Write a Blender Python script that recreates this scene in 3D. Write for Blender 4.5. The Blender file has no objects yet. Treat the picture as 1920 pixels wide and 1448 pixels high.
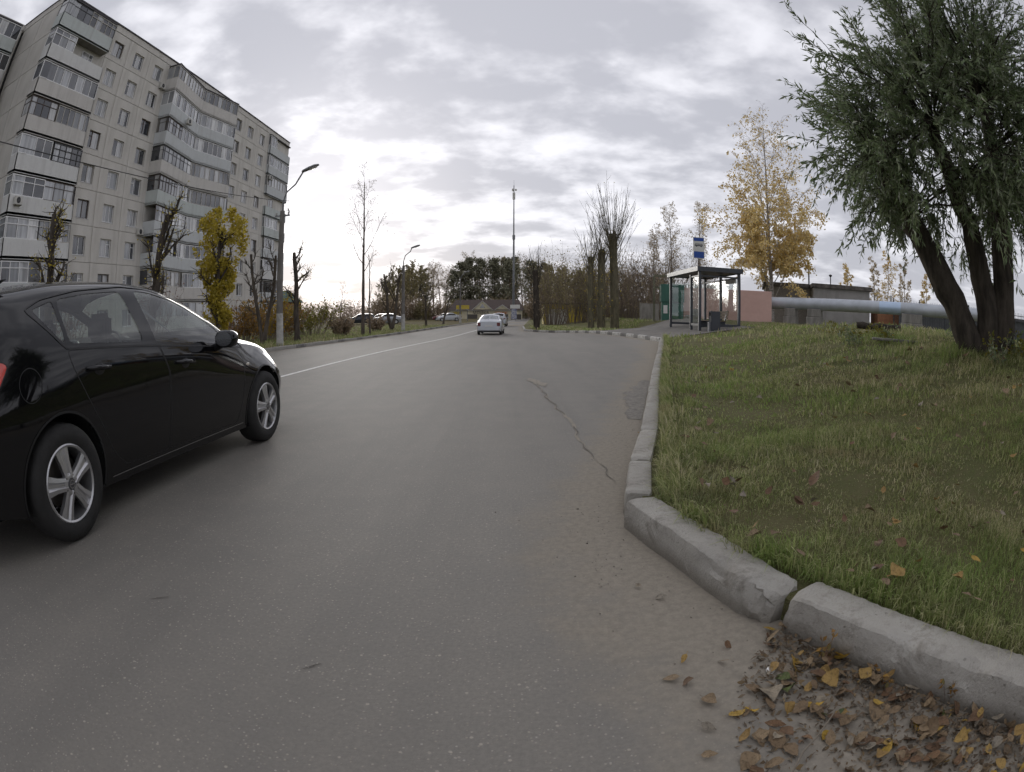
import bpy, bmesh, math, random
import numpy as np
from mathutils import Vector, Matrix, geometry
rng = np.random.default_rng(7)
random.seed(7)
R = math.radians
scene = bpy.context.scene
col = scene.collection

# ------------------------------------------------------------------ camera: wide action-camera lens, 1.1 m above the road
cam = bpy.data.cameras.new('camera'); cam_ob = bpy.data.objects.new('camera', cam); col.objects.link(cam_ob); scene.camera = cam_ob
PITCH, ROLL, CAMZ = .1243, .0042, 1.106
LENS_F, LENS_K = 1075.34, -.0889                     # image radius (of 1920 px) = F*a*(1+K*a*a), a = angle off axis
_f = Vector((0, math.cos(PITCH), -math.sin(PITCH))); _u = Vector((0, math.sin(PITCH), math.cos(PITCH))); _x = Vector((1, 0, 0))
_x2 = _x*math.cos(ROLL)+_u*math.sin(ROLL); _u2 = -_x*math.sin(ROLL)+_u*math.cos(ROLL)
cam_ob.matrix_world = Matrix(((_x2.x, _u2.x, -_f.x, 0), (_x2.y, _u2.y, -_f.y, 0), (_x2.z, _u2.z, -_f.z, CAMZ), (0, 0, 0, 1)))
cam.type = 'PANO'; cam.sensor_fit = 'HORIZONTAL'; cam.sensor_width = 36.0
cam.clip_start = .05; cam.clip_end = 6000
_a = np.linspace(0, 1.22, 300); _r = LENS_F*_a*(1+LENS_K*_a*_a)*36/1920
_k = np.linalg.lstsq(np.stack([_r, _r**2, _r**3, _r**4], 1), _a, rcond=None)[0]
_pd = cam if hasattr(cam, 'panorama_type') else cam.cycles
_pd.panorama_type = 'FISHEYE_LENS_POLYNOMIAL'; _pd.fisheye_fov = R(175)
_pd.fisheye_polynomial_k0 = 0.0
for _i in range(4): setattr(_pd, 'fisheye_polynomial_k%d' % (_i+1), -float(_k[_i]))

# ------------------------------------------------------------------ sky: broken overcast, sun veiled low in front on the left
SUN_AZ, SUN_EL = R(-19), R(11)
SUN_DIR = Vector((math.sin(SUN_AZ)*math.cos(SUN_EL), math.cos(SUN_AZ)*math.cos(SUN_EL), math.sin(SUN_EL)))
world = bpy.data.worlds.new('World'); scene.world = world; world.use_nodes = True
nt = world.node_tree; nt.nodes.clear(); N = nt.nodes; L = nt.links
def wn(t, **k):
    n = N.new(t)
    for a, b in k.items(): setattr(n, a, b)
    return n
def wm(op, a, b=None, c=None, clamp=False):
    n = wn('ShaderNodeMath', operation=op, use_clamp=clamp)
    for i, v in enumerate((a, b, c)):
        if v is None: continue
        if isinstance(v, (int, float)): n.inputs[i].default_value = v
        else: L.new(v, n.inputs[i])
    return n.outputs[0]
sky = wn('ShaderNodeTexSky', sky_type='NISHITA', sun_disc=False, sun_elevation=SUN_EL, sun_rotation=SUN_AZ)
tc = wn('ShaderNodeTexCoord'); sep = wn('ShaderNodeSeparateXYZ'); L.new(tc.outputs['Generated'], sep.inputs[0])
zc = wm('ADD', wm('MAXIMUM', sep.outputs[2], 0.0), .16)
cmb = wn('ShaderNodeCombineXYZ'); L.new(wm('DIVIDE', sep.outputs[0], zc), cmb.inputs[0]); L.new(wm('DIVIDE', sep.outputs[1], zc), cmb.inputs[1])
def wnoise(scale, detail, rough, dist, off):
    mp = wn('ShaderNodeMapping'); mp.inputs['Location'].default_value = off; L.new(cmb.outputs[0], mp.inputs[0])
    n = wn('ShaderNodeTexNoise'); n.inputs['Scale'].default_value = scale; n.inputs['Detail'].default_value = detail
    n.inputs['Roughness'].default_value = rough; n.inputs['Distortion'].default_value = dist; L.new(mp.outputs[0], n.inputs[0])
    return n.outputs[0]
n1 = wnoise(2.3, 5, .52, .15, (3.1, 1.7, 0)); n2 = wnoise(6.5, 4, .55, .1, (7.3, 2.2, 4)); n3 = wnoise(.7, 2, .5, 0, (1.2, 5.1, 9))
thick = wm('ADD', wm('ADD', wm('MULTIPLY', n1, .62), wm('MULTIPLY', n2, .20)), wm('MULTIPLY', n3, .38))
mr = wn('ShaderNodeMapRange', interpolation_type='SMOOTHSTEP'); L.new(thick, mr.inputs[0]); mr.inputs[1].default_value = .47; mr.inputs[2].default_value = .66
thick = mr.outputs[0]
vd = wn('ShaderNodeVectorMath', operation='DOT_PRODUCT'); L.new(tc.outputs['Generated'], vd.inputs[0]); vd.inputs[1].default_value = SUN_DIR
dt = wm('MAXIMUM', vd.outputs['Value'], 0.0)
glow = wm('ADD', wm('MULTIPLY', wm('POWER', dt, 4.0), .17), wm('MULTIPLY', wm('POWER', dt, 60.0), .55))
rgb_d = wn('ShaderNodeCombineColor'); rgb_b = wn('ShaderNodeCombineColor')
for i, (d0, d1, b0, b1) in enumerate(((3.3, 3.2, 5.6, 8.0), (3.34, 3.2, 5.6, 7.9), (3.72, 3.4, 6.0, 8.0))):
    L.new(wm('MULTIPLY_ADD', glow, d1, d0), rgb_d.inputs[i]); L.new(wm('MULTIPLY_ADD', glow, b1, b0), rgb_b.inputs[i])
cl = wn('ShaderNodeMix', data_type='RGBA'); L.new(thick, cl.inputs[0]); L.new(rgb_b.outputs[0], cl.inputs[6]); L.new(rgb_d.outputs[0], cl.inputs[7])
mix = wn('ShaderNodeMix', data_type='RGBA'); mix.inputs[0].default_value = .97
L.new(sky.outputs[0], mix.inputs[6]); L.new(cl.outputs[2], mix.inputs[7])
bg = wn('ShaderNodeBackground'); bg.inputs[1].default_value = .1; L.new(mix.outputs[2], bg.inputs[0])
out = wn('ShaderNodeOutputWorld'); L.new(bg.outputs[0], out.inputs[0])

sun = bpy.data.lights.new('sun', 'SUN'); sun.energy = .7; sun.angle = R(24); sun.color = (1, .96, .9)
sun_ob = bpy.data.objects.new('sun', sun); col.objects.link(sun_ob); sun_ob.rotation_euler = (-SUN_DIR).to_track_quat('-Z', 'Y').to_euler()
vs = scene.view_settings; scene.display_settings.display_device = 'sRGB'
vs.view_transform = 'Standard'; vs.look = 'None'; vs.exposure = .65; vs.gamma = 1.0; vs.use_curve_mapping = False
scene.cycles.use_denoising = True; scene.cycles.use_adaptive_sampling = True; scene.cycles.adaptive_threshold = .03
scene.cycles.max_bounces = 6; scene.cycles.diffuse_bounces = 3; scene.cycles.glossy_bounces = 3; scene.cycles.transparent_max_bounces = 10
scene.cycles.sample_clamp_indirect = 4.0
# ------------------------------------------------------------------ helpers
def tag(o, label=None, cat=None, group=None, kind=None):
    for k, v in (('label', label), ('category', cat), ('group', group), ('kind', kind)):
        if v: o[k] = v
    return o
def empty(name, loc=(0, 0, 0), rz=0.0, parent=None):
    o = bpy.data.objects.new(name, None); o.empty_display_size = .2; col.objects.link(o)
    o.location = loc; o.rotation_euler = (0, 0, rz); o.parent = parent
    return o
def mesh_ob(name, me, parent=None, loc=None, rot=None, scale=None):
    o = bpy.data.objects.new(name, me); col.objects.link(o); o.parent = parent
    if loc is not None: o.location = loc
    if rot is not None: o.rotation_euler = rot
    if scale is not None: o.scale = scale
    return o
def np_mesh(name, v, f, m, smooth=False):
    """v: n x 3, f: list of faces or int array k x 3|4"""
    me = bpy.data.meshes.new(name); v = np.asarray(v, np.float32)
    if isinstance(f, np.ndarray):
        k = f.shape[1]; me.vertices.add(len(v)); me.vertices.foreach_set('co', v.ravel())
        me.loops.add(f.size); me.loops.foreach_set('vertex_index', f.ravel().astype(np.int32))
        me.polygons.add(len(f)); me.polygons.foreach_set('loop_start', np.arange(0, f.size, k, dtype=np.int32))
        me.update(calc_edges=True)
    else:
        me.from_pydata([tuple(map(float, q)) for q in v], [], f); me.update()
    if m is not None: me.materials.append(m)
    if smooth: me.polygons.foreach_set('use_smooth', np.ones(len(me.polygons), bool))
    return me
class MB:
    """collects shapes, builds ONE mesh object"""
    def __init__(s): s.v = []; s.f = []; s.m = []; s.cur = 0
    def add(s, v, f):
        b = len(s.v); s.v += [tuple(map(float, q)) for q in v]; s.f += [tuple(i+b for i in q) for q in f]; s.m += [s.cur]*len(f); return s
    def box(s, x0, x1, y0, y1, z0, z1, M=None):
        v = [(x, y, z) for z in (z0, z1) for y in (y0, y1) for x in (x0, x1)]
        if M is not None: v = [M @ Vector(q) for q in v]
        return s.add(v, [(0, 2, 3, 1), (4, 5, 7, 6), (0, 1, 5, 4), (2, 6, 7, 3), (0, 4, 6, 2), (1, 3, 7, 5)])
    def bar(s, a, b, w, d=None, up=(0, 0, 1)):
        a = Vector(a); b = Vector(b); d = d or w; t = (b-a); ln = t.length; t.normalize(); up = Vector(up)
        if abs(t.dot(up)) > .98: up = Vector((0, 1, 0))
        x = t.cross(up).normalized(); y = x.cross(t)
        M = Matrix(((x.x, t.x, y.x, a.x), (x.y, t.y, y.y, a.y), (x.z, t.z, y.z, a.z), (0, 0, 0, 1)))
        return s.box(-w/2, w/2, 0, ln, -d/2, d/2, M)
    def tube(s, pts, rad, n=8, cap=True):
        pts = [Vector(p) for p in pts]; rad = [rad]*len(pts) if isinstance(rad, (int, float)) else rad
        v = []; f = []; x = None
        for i, p in enumerate(pts):
            t = (pts[min(i+1, len(pts)-1)]-pts[max(i-1, 0)]).normalized()
            if x is None: x = t.orthogonal().normalized()
            x = (x-t*x.dot(t)).normalized(); y = t.cross(x)
            for k in range(n):
                a = 2*math.pi*k/n; v.append(p+(x*math.cos(a)+y*math.sin(a))*rad[i])
        for i in range(len(pts)-1):
            for k in range(n):
                f.append((i*n+k, i*n+(k+1) % n, (i+1)*n+(k+1) % n, (i+1)*n+k))
        if cap: f += [tuple(range(n))[::-1], tuple(range((len(pts)-1)*n, len(pts)*n))]
        return s.add(v, f)
    def lathe(s, prof, n=24, M=None, closed=False):
        """prof: (r, z); axis z unless M"""
        v = []; f = []
        for r_, z_ in prof:
            for k in range(n):
                a = 2*math.pi*k/n; q = Vector((r_*math.cos(a), r_*math.sin(a), z_)); v.append(M @ q if M is not None else q)
        m = len(prof)
        for i in range(m if closed else m-1):
            j = (i+1) % m
            for k in range(n): f.append((i*n+k, i*n+(k+1) % n, j*n+(k+1) % n, j*n+k))
        return s.add(v, f)
    def prism(s, poly, z0, z1, M=None):
        n = len(poly); v = [Vector((p[0], p[1], z0)) for p in poly]+[Vector((p[0], p[1], z1)) for p in poly]
        if M is not None: v = [M @ q for q in v]
        return s.add(v, [tuple(range(n))[::-1], tuple(range(n, 2*n))]+[(i, (i+1) % n, n+(i+1) % n, n+i) for i in range(n)])
    def mesh(s, name, mats, smooth=False, sharp=None):
        mats = mats if isinstance(mats, (list, tuple)) else [mats]
        me = bpy.data.meshes.new(name); me.from_pydata(s.v, [], s.f); me.update()
        for m in mats: me.materials.append(m)
        if len(mats) > 1: me.polygons.foreach_set('material_index', np.array(s.m, np.int32))
        if smooth:
            me.polygons.foreach_set('use_smooth', np.ones(len(me.polygons), bool))
            if sharp: me.set_sharp_from_angle(angle=R(sharp))
        return me
    def build(s, name, mats, parent=None, smooth=False, sharp=None, **k): return mesh_ob(name, s.mesh(name, mats, smooth, sharp), parent, **k)
def bevel(o, w=.01, seg=2):
    bm = bmesh.new(); bm.from_mesh(o.data); bmesh.ops.remove_doubles(bm, verts=bm.verts, dist=1e-5)
    bmesh.ops.bevel(bm, geom=[e for e in bm.edges if len(e.link_faces) == 2 and e.calc_face_angle(0) > .5], offset=w, segments=seg, affect='EDGES', clamp_overlap=True)
    bm.to_mesh(o.data); bm.free(); return o
def copy_tree(o, parent=None):
    c = o.copy(); col.objects.link(c); c.parent = parent
    for ch in list(o.children): copy_tree(ch, c)
    return c
def S(t): t = np.clip(t, 0, 1); return t*t*(3-2*t)
# value noise for shaping geometry
def vnoise(p, seed=0):
    p = np.asarray(p, float); i = np.floor(p).astype(np.int64); f = p-i; f = f*f*(3-2*f); r = 0
    for dx in (0, 1):
        for dy in (0, 1):
            for dz in (0, 1):
                hsh = ((i[:, 0]+dx)*73856093 ^ (i[:, 1]+dy)*19349663 ^ (i[:, 2]+dz)*83492791 ^ seed*2654435761) & 0xffffff
                hsh = (hsh*1103515245+12345) & 0xffffff; hsh = (hsh ^ (hsh >> 9))*2246822519 & 0xffffff
                w = (f[:, 0] if dx else 1-f[:, 0])*(f[:, 1] if dy else 1-f[:, 1])*(f[:, 2] if dz else 1-f[:, 2])
                r = r+w*(hsh/0xffffff)
    return r*2-1
def fbm(p, seed=0, o=4):
    p = np.asarray(p, float); r = 0; a = 1; 
    for k in range(o): r = r+a*vnoise(p*2**k, seed+k); a *= .5
    return r

# ------------------------------------------------------------------ materials
class NT:
    def __init__(s, name):
        s.m = bpy.data.materials.new(name); s.m.use_nodes = True; s.t = s.m.node_tree; s.t.nodes.clear()
        s.out = s.n('ShaderNodeOutputMaterial'); s.b = s.n('ShaderNodeBsdfPrincipled'); s.l(s.b.outputs[0], s.out.inputs[0])
        s.tc = s.n('ShaderNodeTexCoord')
    def n(s, t, **k):
        x = s.t.nodes.new(t)
        for a, b in k.items(): setattr(x, a, b)
        return x
    def l(s, a, b): s.t.links.new(a, b)
    def inp(s, sock, v):
        if isinstance(v, bpy.types.NodeSocket): s.l(v, sock)
        elif isinstance(v, (tuple, list)) and len(v) == 3 and len(sock.default_value) == 4: sock.default_value = (*v, 1)
        else: sock.default_value = v
    def set(s, **k):
        for a, v in k.items(): s.inp(s.b.inputs[a.replace('_', ' ')], v)
        return s
    def math(s, op, a, b=None, c=None, clamp=False):
        x = s.n('ShaderNodeMath', operation=op, use_clamp=clamp)
        for i, v in enumerate((a, b, c)):
            if v is not None: s.inp(x.inputs[i], v)
        return x.outputs[0]
    def noise(s, scale, detail=4, rough=.55, vec=None, dist=0, sc=None):
        x = s.n('ShaderNodeTexNoise'); v = vec or s.tc.outputs['Object']
        if sc: mp = s.n('ShaderNodeMapping'); mp.inputs['Scale'].default_value = sc; s.l(v, mp.inputs[0]); v = mp.outputs[0]
        s.l(v, x.inputs[0]); x.inputs['Scale'].default_value = scale; x.inputs['Detail'].default_value = detail; x.inputs['Roughness'].default_value = rough; x.inputs['Distortion'].default_value = dist
        return x.outputs[0]
    def voro(s, scale, vec=None, feature='F1', out='Distance'):
        x = s.n('ShaderNodeTexVoronoi', feature=feature); s.l(vec or s.tc.outputs['Object'], x.inputs[0]); x.inputs['Scale'].default_value = scale
        return x.outputs[out]
    def map(s, v, a, b, c=0., d=1., smooth=False):
        x = s.n('ShaderNodeMapRange'); 
        if smooth: x.interpolation_type = 'SMOOTHSTEP'
        for i, q in enumerate((v, a, b, c, d)): s.inp(x.inputs[i], q)
        return x.outputs[0]
    def mix(s, f, a, b, mode='MIX'):
        x = s.n('ShaderNodeMix', data_type='RGBA', blend_type=mode); s.inp(x.inputs[0], f); s.inp(x.inputs[6], a); s.inp(x.inputs[7], b)
        return x.outputs[2]
    def ramp(s, v, stops, const=False):
        x = s.n('ShaderNodeValToRGB'); s.l(v, x.inputs[0]); e = x.color_ramp.elements
        if const: x.color_ramp.interpolation = 'CONSTANT'
        while len(e) < len(stops): e.new(.5)
        for i, (p, c) in enumerate(stops): e[i].position = p; e[i].color = (*c, 1)
        return x.outputs[0]
    def attr(s, name): return s.n('ShaderNodeAttribute', attribute_name=name).outputs['Fac']
    def rand(s): return s.n('ShaderNodeObjectInfo').outputs['Random']
    def island(s): return s.n('ShaderNodeNewGeometry').outputs['Random Per Island']
    def bump(s, hgt, strength=.3, dist=.02):
        x = s.n('ShaderNodeBump'); x.inputs['Strength'].default_value = strength; x.inputs['Distance'].default_value = dist; s.l(hgt, x.inputs['Height']); s.l(x.outputs[0], s.b.inputs['Normal'])
def mat(name, c, rough=.7, var=.15, scale=3., bump=0., bscale=None, spec=None, metallic=0., c2=None, coat=0., perobj=0.):
    q = NT(name); f = q.noise(scale, 5, .6); c2 = c2 or tuple(x*.55 for x in c)
    f2 = q.map(f, .35, .7, 0, min(1, var*3)) if var else 0.0
    cc = q.mix(f2, c, c2)
    if perobj: cc = q.mix(q.math('MULTIPLY', q.rand(), perobj), cc, tuple(min(1, x*1.8) for x in c))
    q.set(Base_Color=cc, Roughness=rough, Metallic=metallic)
    if spec is not None: q.b.inputs['Specular IOR Level'].default_value = spec
    if coat: q.b.inputs['Coat Weight'].default_value = coat; q.b.inputs['Coat Roughness'].default_value = .03
    if bump: q.bump(q.noise(bscale or scale*6, 6, .6), bump, .02)
    return q.m
def leafmat(name, cols, rough=.55, trans=.25, island=True):
    q = NT(name); v = q.island() if island else q.rand()
    c = q.ramp(v, [(i/max(1, len(cols)-1), k) for i, k in enumerate(cols)])
    q.set(Base_Color=c, Roughness=rough); q.b.inputs['Specular IOR Level'].default_value = .3
    if trans:
        t = q.n('ShaderNodeBsdfTranslucent'); q.l(c, t.inputs[0]); x = q.n('ShaderNodeMixShader'); x.inputs[0].default_value = trans
        q.l(q.b.outputs[0], x.inputs[1]); q.l(t.outputs[0], x.inputs[2]); q.l(x.outputs[0], q.out.inputs[0])
    return q.m
def glassmat(name, tint, refl=(1, 1, 1), ior=1.5, rough=.02):
    q = NT(name); tr = q.n('ShaderNodeBsdfTransparent'); tr.inputs[0].default_value = (*tint, 1)
    gl = q.n('ShaderNodeBsdfGlossy'); gl.inputs[0].default_value = (*refl, 1); gl.inputs['Roughness'].default_value = rough
    fr = q.n('ShaderNodeFresnel'); q.l(q.map(q.n('ShaderNodeNewGeometry').outputs['Backfacing'], 0, 1, ior, 1/ior), fr.inputs[0]); x = q.n('ShaderNodeMixShader')
    q.l(fr.outputs[0], x.inputs[0]); q.l(tr.outputs[0], x.inputs[1]); q.l(gl.outputs[0], x.inputs[2]); q.l(x.outputs[0], q.out.inputs[0])
    return q.m
# ------------------------------------------------------------------ lie of the land (metres; camera stands at 0,0 on the road, +y ahead, +x right)
RY = .042                                              # the road runs 2.4 degrees to the right of straight ahead
def h(x, y): return -.18*S((y-12)/24)+.30*S((x-.5)/4.5)*S((y-6)/13)*(1-S((y-30)/15))
KP = np.array([(2.6, -1.6), (1.9, -.2), (1.52, .55), (1.17, 1.3), (.99, 1.64), (.78, 1.98), (.645, 2.45), (.6, 2.85), (.68, 3.2), (1.11, 4.75), (1.86, 7.6), (2.9, 11.4), (4.1, 15.6), (5.1, 19.3)])
KL = np.array([(5.1, 19.3), (5.2, 25), (4.6, 30.8), (3.6, 38.0), (.9, 43.6), (1.0, 58), (4.6, 150), (7.2, 210)])
KR = np.vstack([KP, KL[1:]])                           # foot of the right-hand kerb
def seg_dist(P, path):
    d = np.full(len(P), 1e9)
    for a, b in zip(path[:-1], path[1:]):
        ab = b-a; t = np.clip(((P-a)@ab)/(ab@ab), 0, 1); d = np.minimum(d, np.linalg.norm(P-a-t[:, None]*ab, axis=1))
    return d
def land(x, y):
    x = np.atleast_1d(np.asarray(x, float)); y = np.atleast_1d(np.asarray(y, float)); s = seg_dist(np.stack([x, y], 1), KR)
    M = 1-S((y-29)/9)*(1-S((x-8.2)/2.2))
    z = h(x, y)+.13+.88*S(s/7.)*M*(1-.35*S((y-14)/6)*(1-S((y-27)/6)))
    bumps = .05*vnoise(np.stack([x*.7, y*.7, x*0], 1), 3)+.025*vnoise(np.stack([x*2.1, y*2.1, x*0], 1), 5)
    mound = .06*np.exp(-((x-8.6)**2/3.0+(y-10.8)**2/3.5))+.12*np.exp(-((x-6.6)**2/1.2+(y-5.9)**2/1.2))
    return z+bumps*S((s-.15)/.8)*S((40-y)/10)+mound
def leftland(x, y):
    x = np.atleast_1d(np.asarray(x, float)); y = np.atleast_1d(np.asarray(y, float)); s = (-9.29+RY*y-.16)-x
    return h(np.full_like(x, -9.), y)+.12+.08*S(s/4)+.05*vnoise(np.stack([x*.5, y*.5, x*0], 1), 8)*S(s/2)
def lz(x, y): return float(land(x, y)[0])
def ll(x, y): return float(leftland(x, y)[0])

def region(name, poly, grids, zf, m, smooth=True):
    """triangulated sheet inside poly; grids: (x0,x1,y0,y1,step)"""
    poly = [Vector(p) for p in poly]; n = len(poly); pts = []
    pa = np.array(poly)
    for x0, x1, y0, y1, st, excl in grids:
        gx, gy = np.meshgrid(np.arange(x0, x1, st), np.arange(y0, y1, st)); g = np.stack([gx.ravel(), gy.ravel()], 1)+rng.uniform(-.25, .25, (gx.size, 2))*st
        if excl is not None:
            g = g[~((g[:, 0] > excl[0]) & (g[:, 0] < excl[1]) & (g[:, 1] > excl[2]) & (g[:, 1] < excl[3]))]
        ins = np.zeros(len(g), bool)
        for i in range(n):
            a = pa[i]; b = pa[i-1]; c = ((a[1] > g[:, 1]) != (b[1] > g[:, 1])); dy = b[1]-a[1]
            with np.errstate(divide='ignore', invalid='ignore'): xx = (b[0]-a[0])*(g[:, 1]-a[1])/dy+a[0]
            ins ^= c & (g[:, 0] < xx)
        g = g[ins]; g = g[seg_dist(g, np.vstack([pa, pa[:1]])) > st*.35]; pts += [Vector(q) for q in g]
    r = geometry.delaunay_2d_cdt(poly+pts, [], [list(range(n))], 1, 1e-5)
    v = np.array([tuple(q) for q in r[0]]); f = np.array([tuple(t) for t in r[2]], np.int32)
    a = v[f[:, 0]]; b = v[f[:, 1]]; c = v[f[:, 2]]; cr = (b[:, 0]-a[:, 0])*(c[:, 1]-a[:, 1])-(b[:, 1]-a[:, 1])*(c[:, 0]-a[:, 0]); f[cr < 0] = f[cr < 0][:, ::-1]
    return np_mesh(name, np.column_stack([v, zf(v[:, 0], v[:, 1])]), f, m, smooth), v
def fine(path, st):
    o = []
    for a, b in zip(path[:-1], path[1:]):
        k = max(1, int(np.linalg.norm(b-a)/st)); o += [a+(b-a)*i/k for i in range(k)]
    return np.array(o+[path[-1]])
def off(path, d):
    """path moved d to its right-hand side (travelling along it)"""
    t = np.gradient(path, axis=0); t /= np.linalg.norm(t, axis=1)[:, None]
    return path+np.stack([t[:, 1], -t[:, 0]], 1)*d

# asphalt: pale worn, crushed-stone speckle, sandy drift by the kerbs (attribute kd = metres to the kerb)
q = NT('asphalt')
kd = q.attr('kd'); big = q.noise(.22, 5, .6, sc=(1, .35, 1)); mid = q.noise(2.6, 6, .65); fine_ = q.noise(60, 3, .7)
c = q.mix(q.map(big, .35, .68), (.228, .212, .186), (.165, .155, .138)); c = q.mix(q.map(mid, .4, .75, 0, .5), c, (.262, .24, .204))
streak = q.noise(1.1, 5, .6, sc=(1.6, .1, 1)); c = q.mix(q.map(streak, .47, .68, 0, .4), c, (.15, .142, .128))
c = q.mix(q.map(fine_, .35, .65, 0, .4), c, (.13, .122, .108))
vc = q.n('ShaderNodeTexVoronoi'); q.l(q.tc.outputs['Object'], vc.inputs[0]); vc.inputs['Scale'].default_value = 85; vc.inputs['Randomness'].default_value = 1
sepc = q.n('ShaderNodeSeparateColor'); q.l(vc.outputs['Color'], sepc.inputs[0])
stone = q.math('MULTIPLY', q.map(vc.outputs['Distance'], .2, .4, 1, 0), q.map(sepc.outputs[0], .72, .8))
c = q.mix(q.math('MULTIPLY', stone, .6), c, q.ramp(sepc.outputs[1], [(0, (.22, .2, .17)), (.5, (.34, .30, .25)), (1, (.42, .39, .35))]))
vc2 = q.n('ShaderNodeTexVoronoi'); q.l(q.tc.outputs['Object'], vc2.inputs[0]); vc2.inputs['Scale'].default_value = 38
sc2 = q.n('ShaderNodeSeparateColor'); q.l(vc2.outputs['Color'], sc2.inputs[0])
st2 = q.math('MULTIPLY', q.map(vc2.outputs['Distance'], .14, .26, 1, 0), q.map(sc2.outputs[0], .9, .93))
c = q.mix(q.math('MULTIPLY', st2, .6), c, (.42, .38, .32))
dn = q.noise(3.2, 6, .62); dn2 = q.noise(28, 4, .7)
dirt = q.map(q.math('ADD', q.math('SUBTRACT', kd, q.math('MULTIPLY', dn, .75)), q.math('MULTIPLY', dn2, .12)), -.1, .30, 1, 0, True)
c = q.mix(q.math('MULTIPLY', dirt, .8), c, q.mix(q.map(dn2, .35, .65), (.30, .265, .212), (.225, .198, .158)))
q.set(Base_Color=c, Roughness=q.map(dirt, 0, 1, .72, .95)); q.b.inputs['Specular IOR Level'].default_value = .22
q.bump(q.math('ADD', q.math('ADD', fine_, q.math('MULTIPLY', stone, .35)), q.math('MULTIPLY', dn2, dirt)), .35, .006)
M_asphalt = q.m
q = NT('pavement_asphalt'); f = q.noise(1.1, 6, .6); g = q.noise(70, 3, .6)
q.set(Base_Color=q.mix(q.map(g, .3, .7, 0, .5), q.mix(q.map(f, .35, .7), (.2, .18, .155), (.13, .12, .105)), (.09, .085, .08)), Roughness=.85); q.bump(g, .3, .005); M_pave = q.m
# soil under grass
q = NT('lawn_soil'); f = q.noise(.45, 4, .6); g = q.noise(9, 6, .65); w = q.noise(45, 4, .7)
c = q.mix(q.map(f, .35, .65), (.115, .13, .05), (.19, .17, .085)); c = q.mix(q.map(g, .45, .7), c, (.17, .14, .08)); c = q.mix(q.map(w, .4, .65, 0, .5), c, (.12, .13, .055))
q.set(Base_Color=c, Roughness=.95); q.b.inputs['Specular IOR Level'].default_value = .1; q.bump(q.math('ADD', w, q.math('MULTIPLY', g, .5)), .9, .05); M_soil = q.m
q = NT('verge_soil'); f = q.noise(.25, 4, .6); g = q.noise(5, 6, .65)
c = q.mix(q.map(f, .35, .62), (.075, .085, .028), (.12, .092, .05)); c = q.mix(q.map(g, .45, .72), c, (.15, .105, .045))
q.set(Base_Color=c, Roughness=.95); q.b.inputs['Specular IOR Level'].default_value = .1; q.bump(g, .8, .08); M_verge = q.m
M_far = mat('far_field', (.08, .075, .035), .95, .3, .05)

# ------------------------------------------------------------------ ground sheets
b = MB(); b.add([(-3000, -3000, -.55), (3000, -3000, -.55), (3000, 3000, -.55), (-3000, 3000, -.55)], [(0, 1, 2, 3)])
tag(b.build('ground', M_far), kind='structure')
LK = np.array([(-9.29+RY*y, y) for y in (-25, 0, 20, 40, 60, 90, 130, 170, 215)])
rf = fine(KR, .35)
road_poly = [tuple(p) for p in off(rf[::-1], 0)][::-1]
poly = [(3.6, -25)]+[tuple(p) for p in off(rf, .06)]+[tuple(p) for p in (LK+np.array([-.06, 0]))[::-1]]
me, v2 = region('road', poly, [(-6, 6, -3, 12, .3, None), (-12, 8, -25, 60, 1.2, (-6, 6, -3, 12)), (-12, 12, 60, 215, 6, None)], h, M_asphalt)
at = me.attributes.new('kd', 'FLOAT', 'POINT'); dl = np.abs(v2[:, 0]-(-9.29+RY*v2[:, 1])); dr = seg_dist(v2, KR)
wide = 1+.8*np.exp(-((v2[:, 0]-1.0)**2+(v2[:, 1]-1.2)**2)/1.6)+.8*np.exp(-((v2[:, 0]-4.6)**2+(v2[:, 1]-17.5)**2)/4)
at.data.foreach_set('value', np.minimum(dr/wide, dl*1.3).astype(np.float32))
road = tag(mesh_ob('road', me), kind='structure')
# lawn on the right of the kerb, running up to the wall and the garages
lp = off(rf, .10)
poly = [tuple(p) for p in lp]+[(260, 215), (260, -25), (4.2, -25)]
me, v2 = region('lawn', poly, [(.5, 11, -1.5, 15, .22, None), (.5, 24, -10, 48, .8, (.5, 11, -1.5, 15)), (0, 60, -25, 120, 5, (.5, 24, -10, 48)), (60, 260, -25, 215, 25, None), (0, 60, 120, 215, 12, None)], lambda x, y: land(x, y)-.015, M_soil)
lawn = tag(mesh_ob('lawn', me), kind='structure')
lp2 = LK+np.array([-.10, 0]); poly = [tuple(p) for p in fine(lp2, 1.0)]+[(-300, 215), (-300, -25)]
me, v2 = region('verge', poly, [(-22, -8, -2, 45, .6, None), (-60, 0, -25, 120, 4, (-22, -8, -2, 45)), (-300, -60, -25, 215, 25, None), (-60, 5, 120, 215, 12, None)], leftland, M_verge)
tag(mesh_ob('verge', me), kind='structure')
# far field ahead, past the end of the road: gently up to the wood
b = MB(); b.add([(-300, 214, -.1), (300, 214, -.1), (600, 600, 1.5), (-600, 600, 1.5)], [(0, 1, 2, 3)]); tag(b.build('field', M_far), kind='structure')
# bus-stop pavement
pv = [tuple(p) for p in off(fine(KL[:4], .5), .14)]
poly = pv+[(9.0, 41.0), (11.2, 33.5), (11.0, 27.0), (10.6, 23.1), (8.3, 22.3), (6.6, 20.9), (5.6, 19.9)]
def pavez(x, y): return np.maximum(land(x, y)+.012, h(x, y)+.135)
me, v2 = region('pavement', poly, [(3, 12, 19, 42, .6, None)], pavez, M_pave)
tag(mesh_ob('pavement', me), kind='structure')

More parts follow.
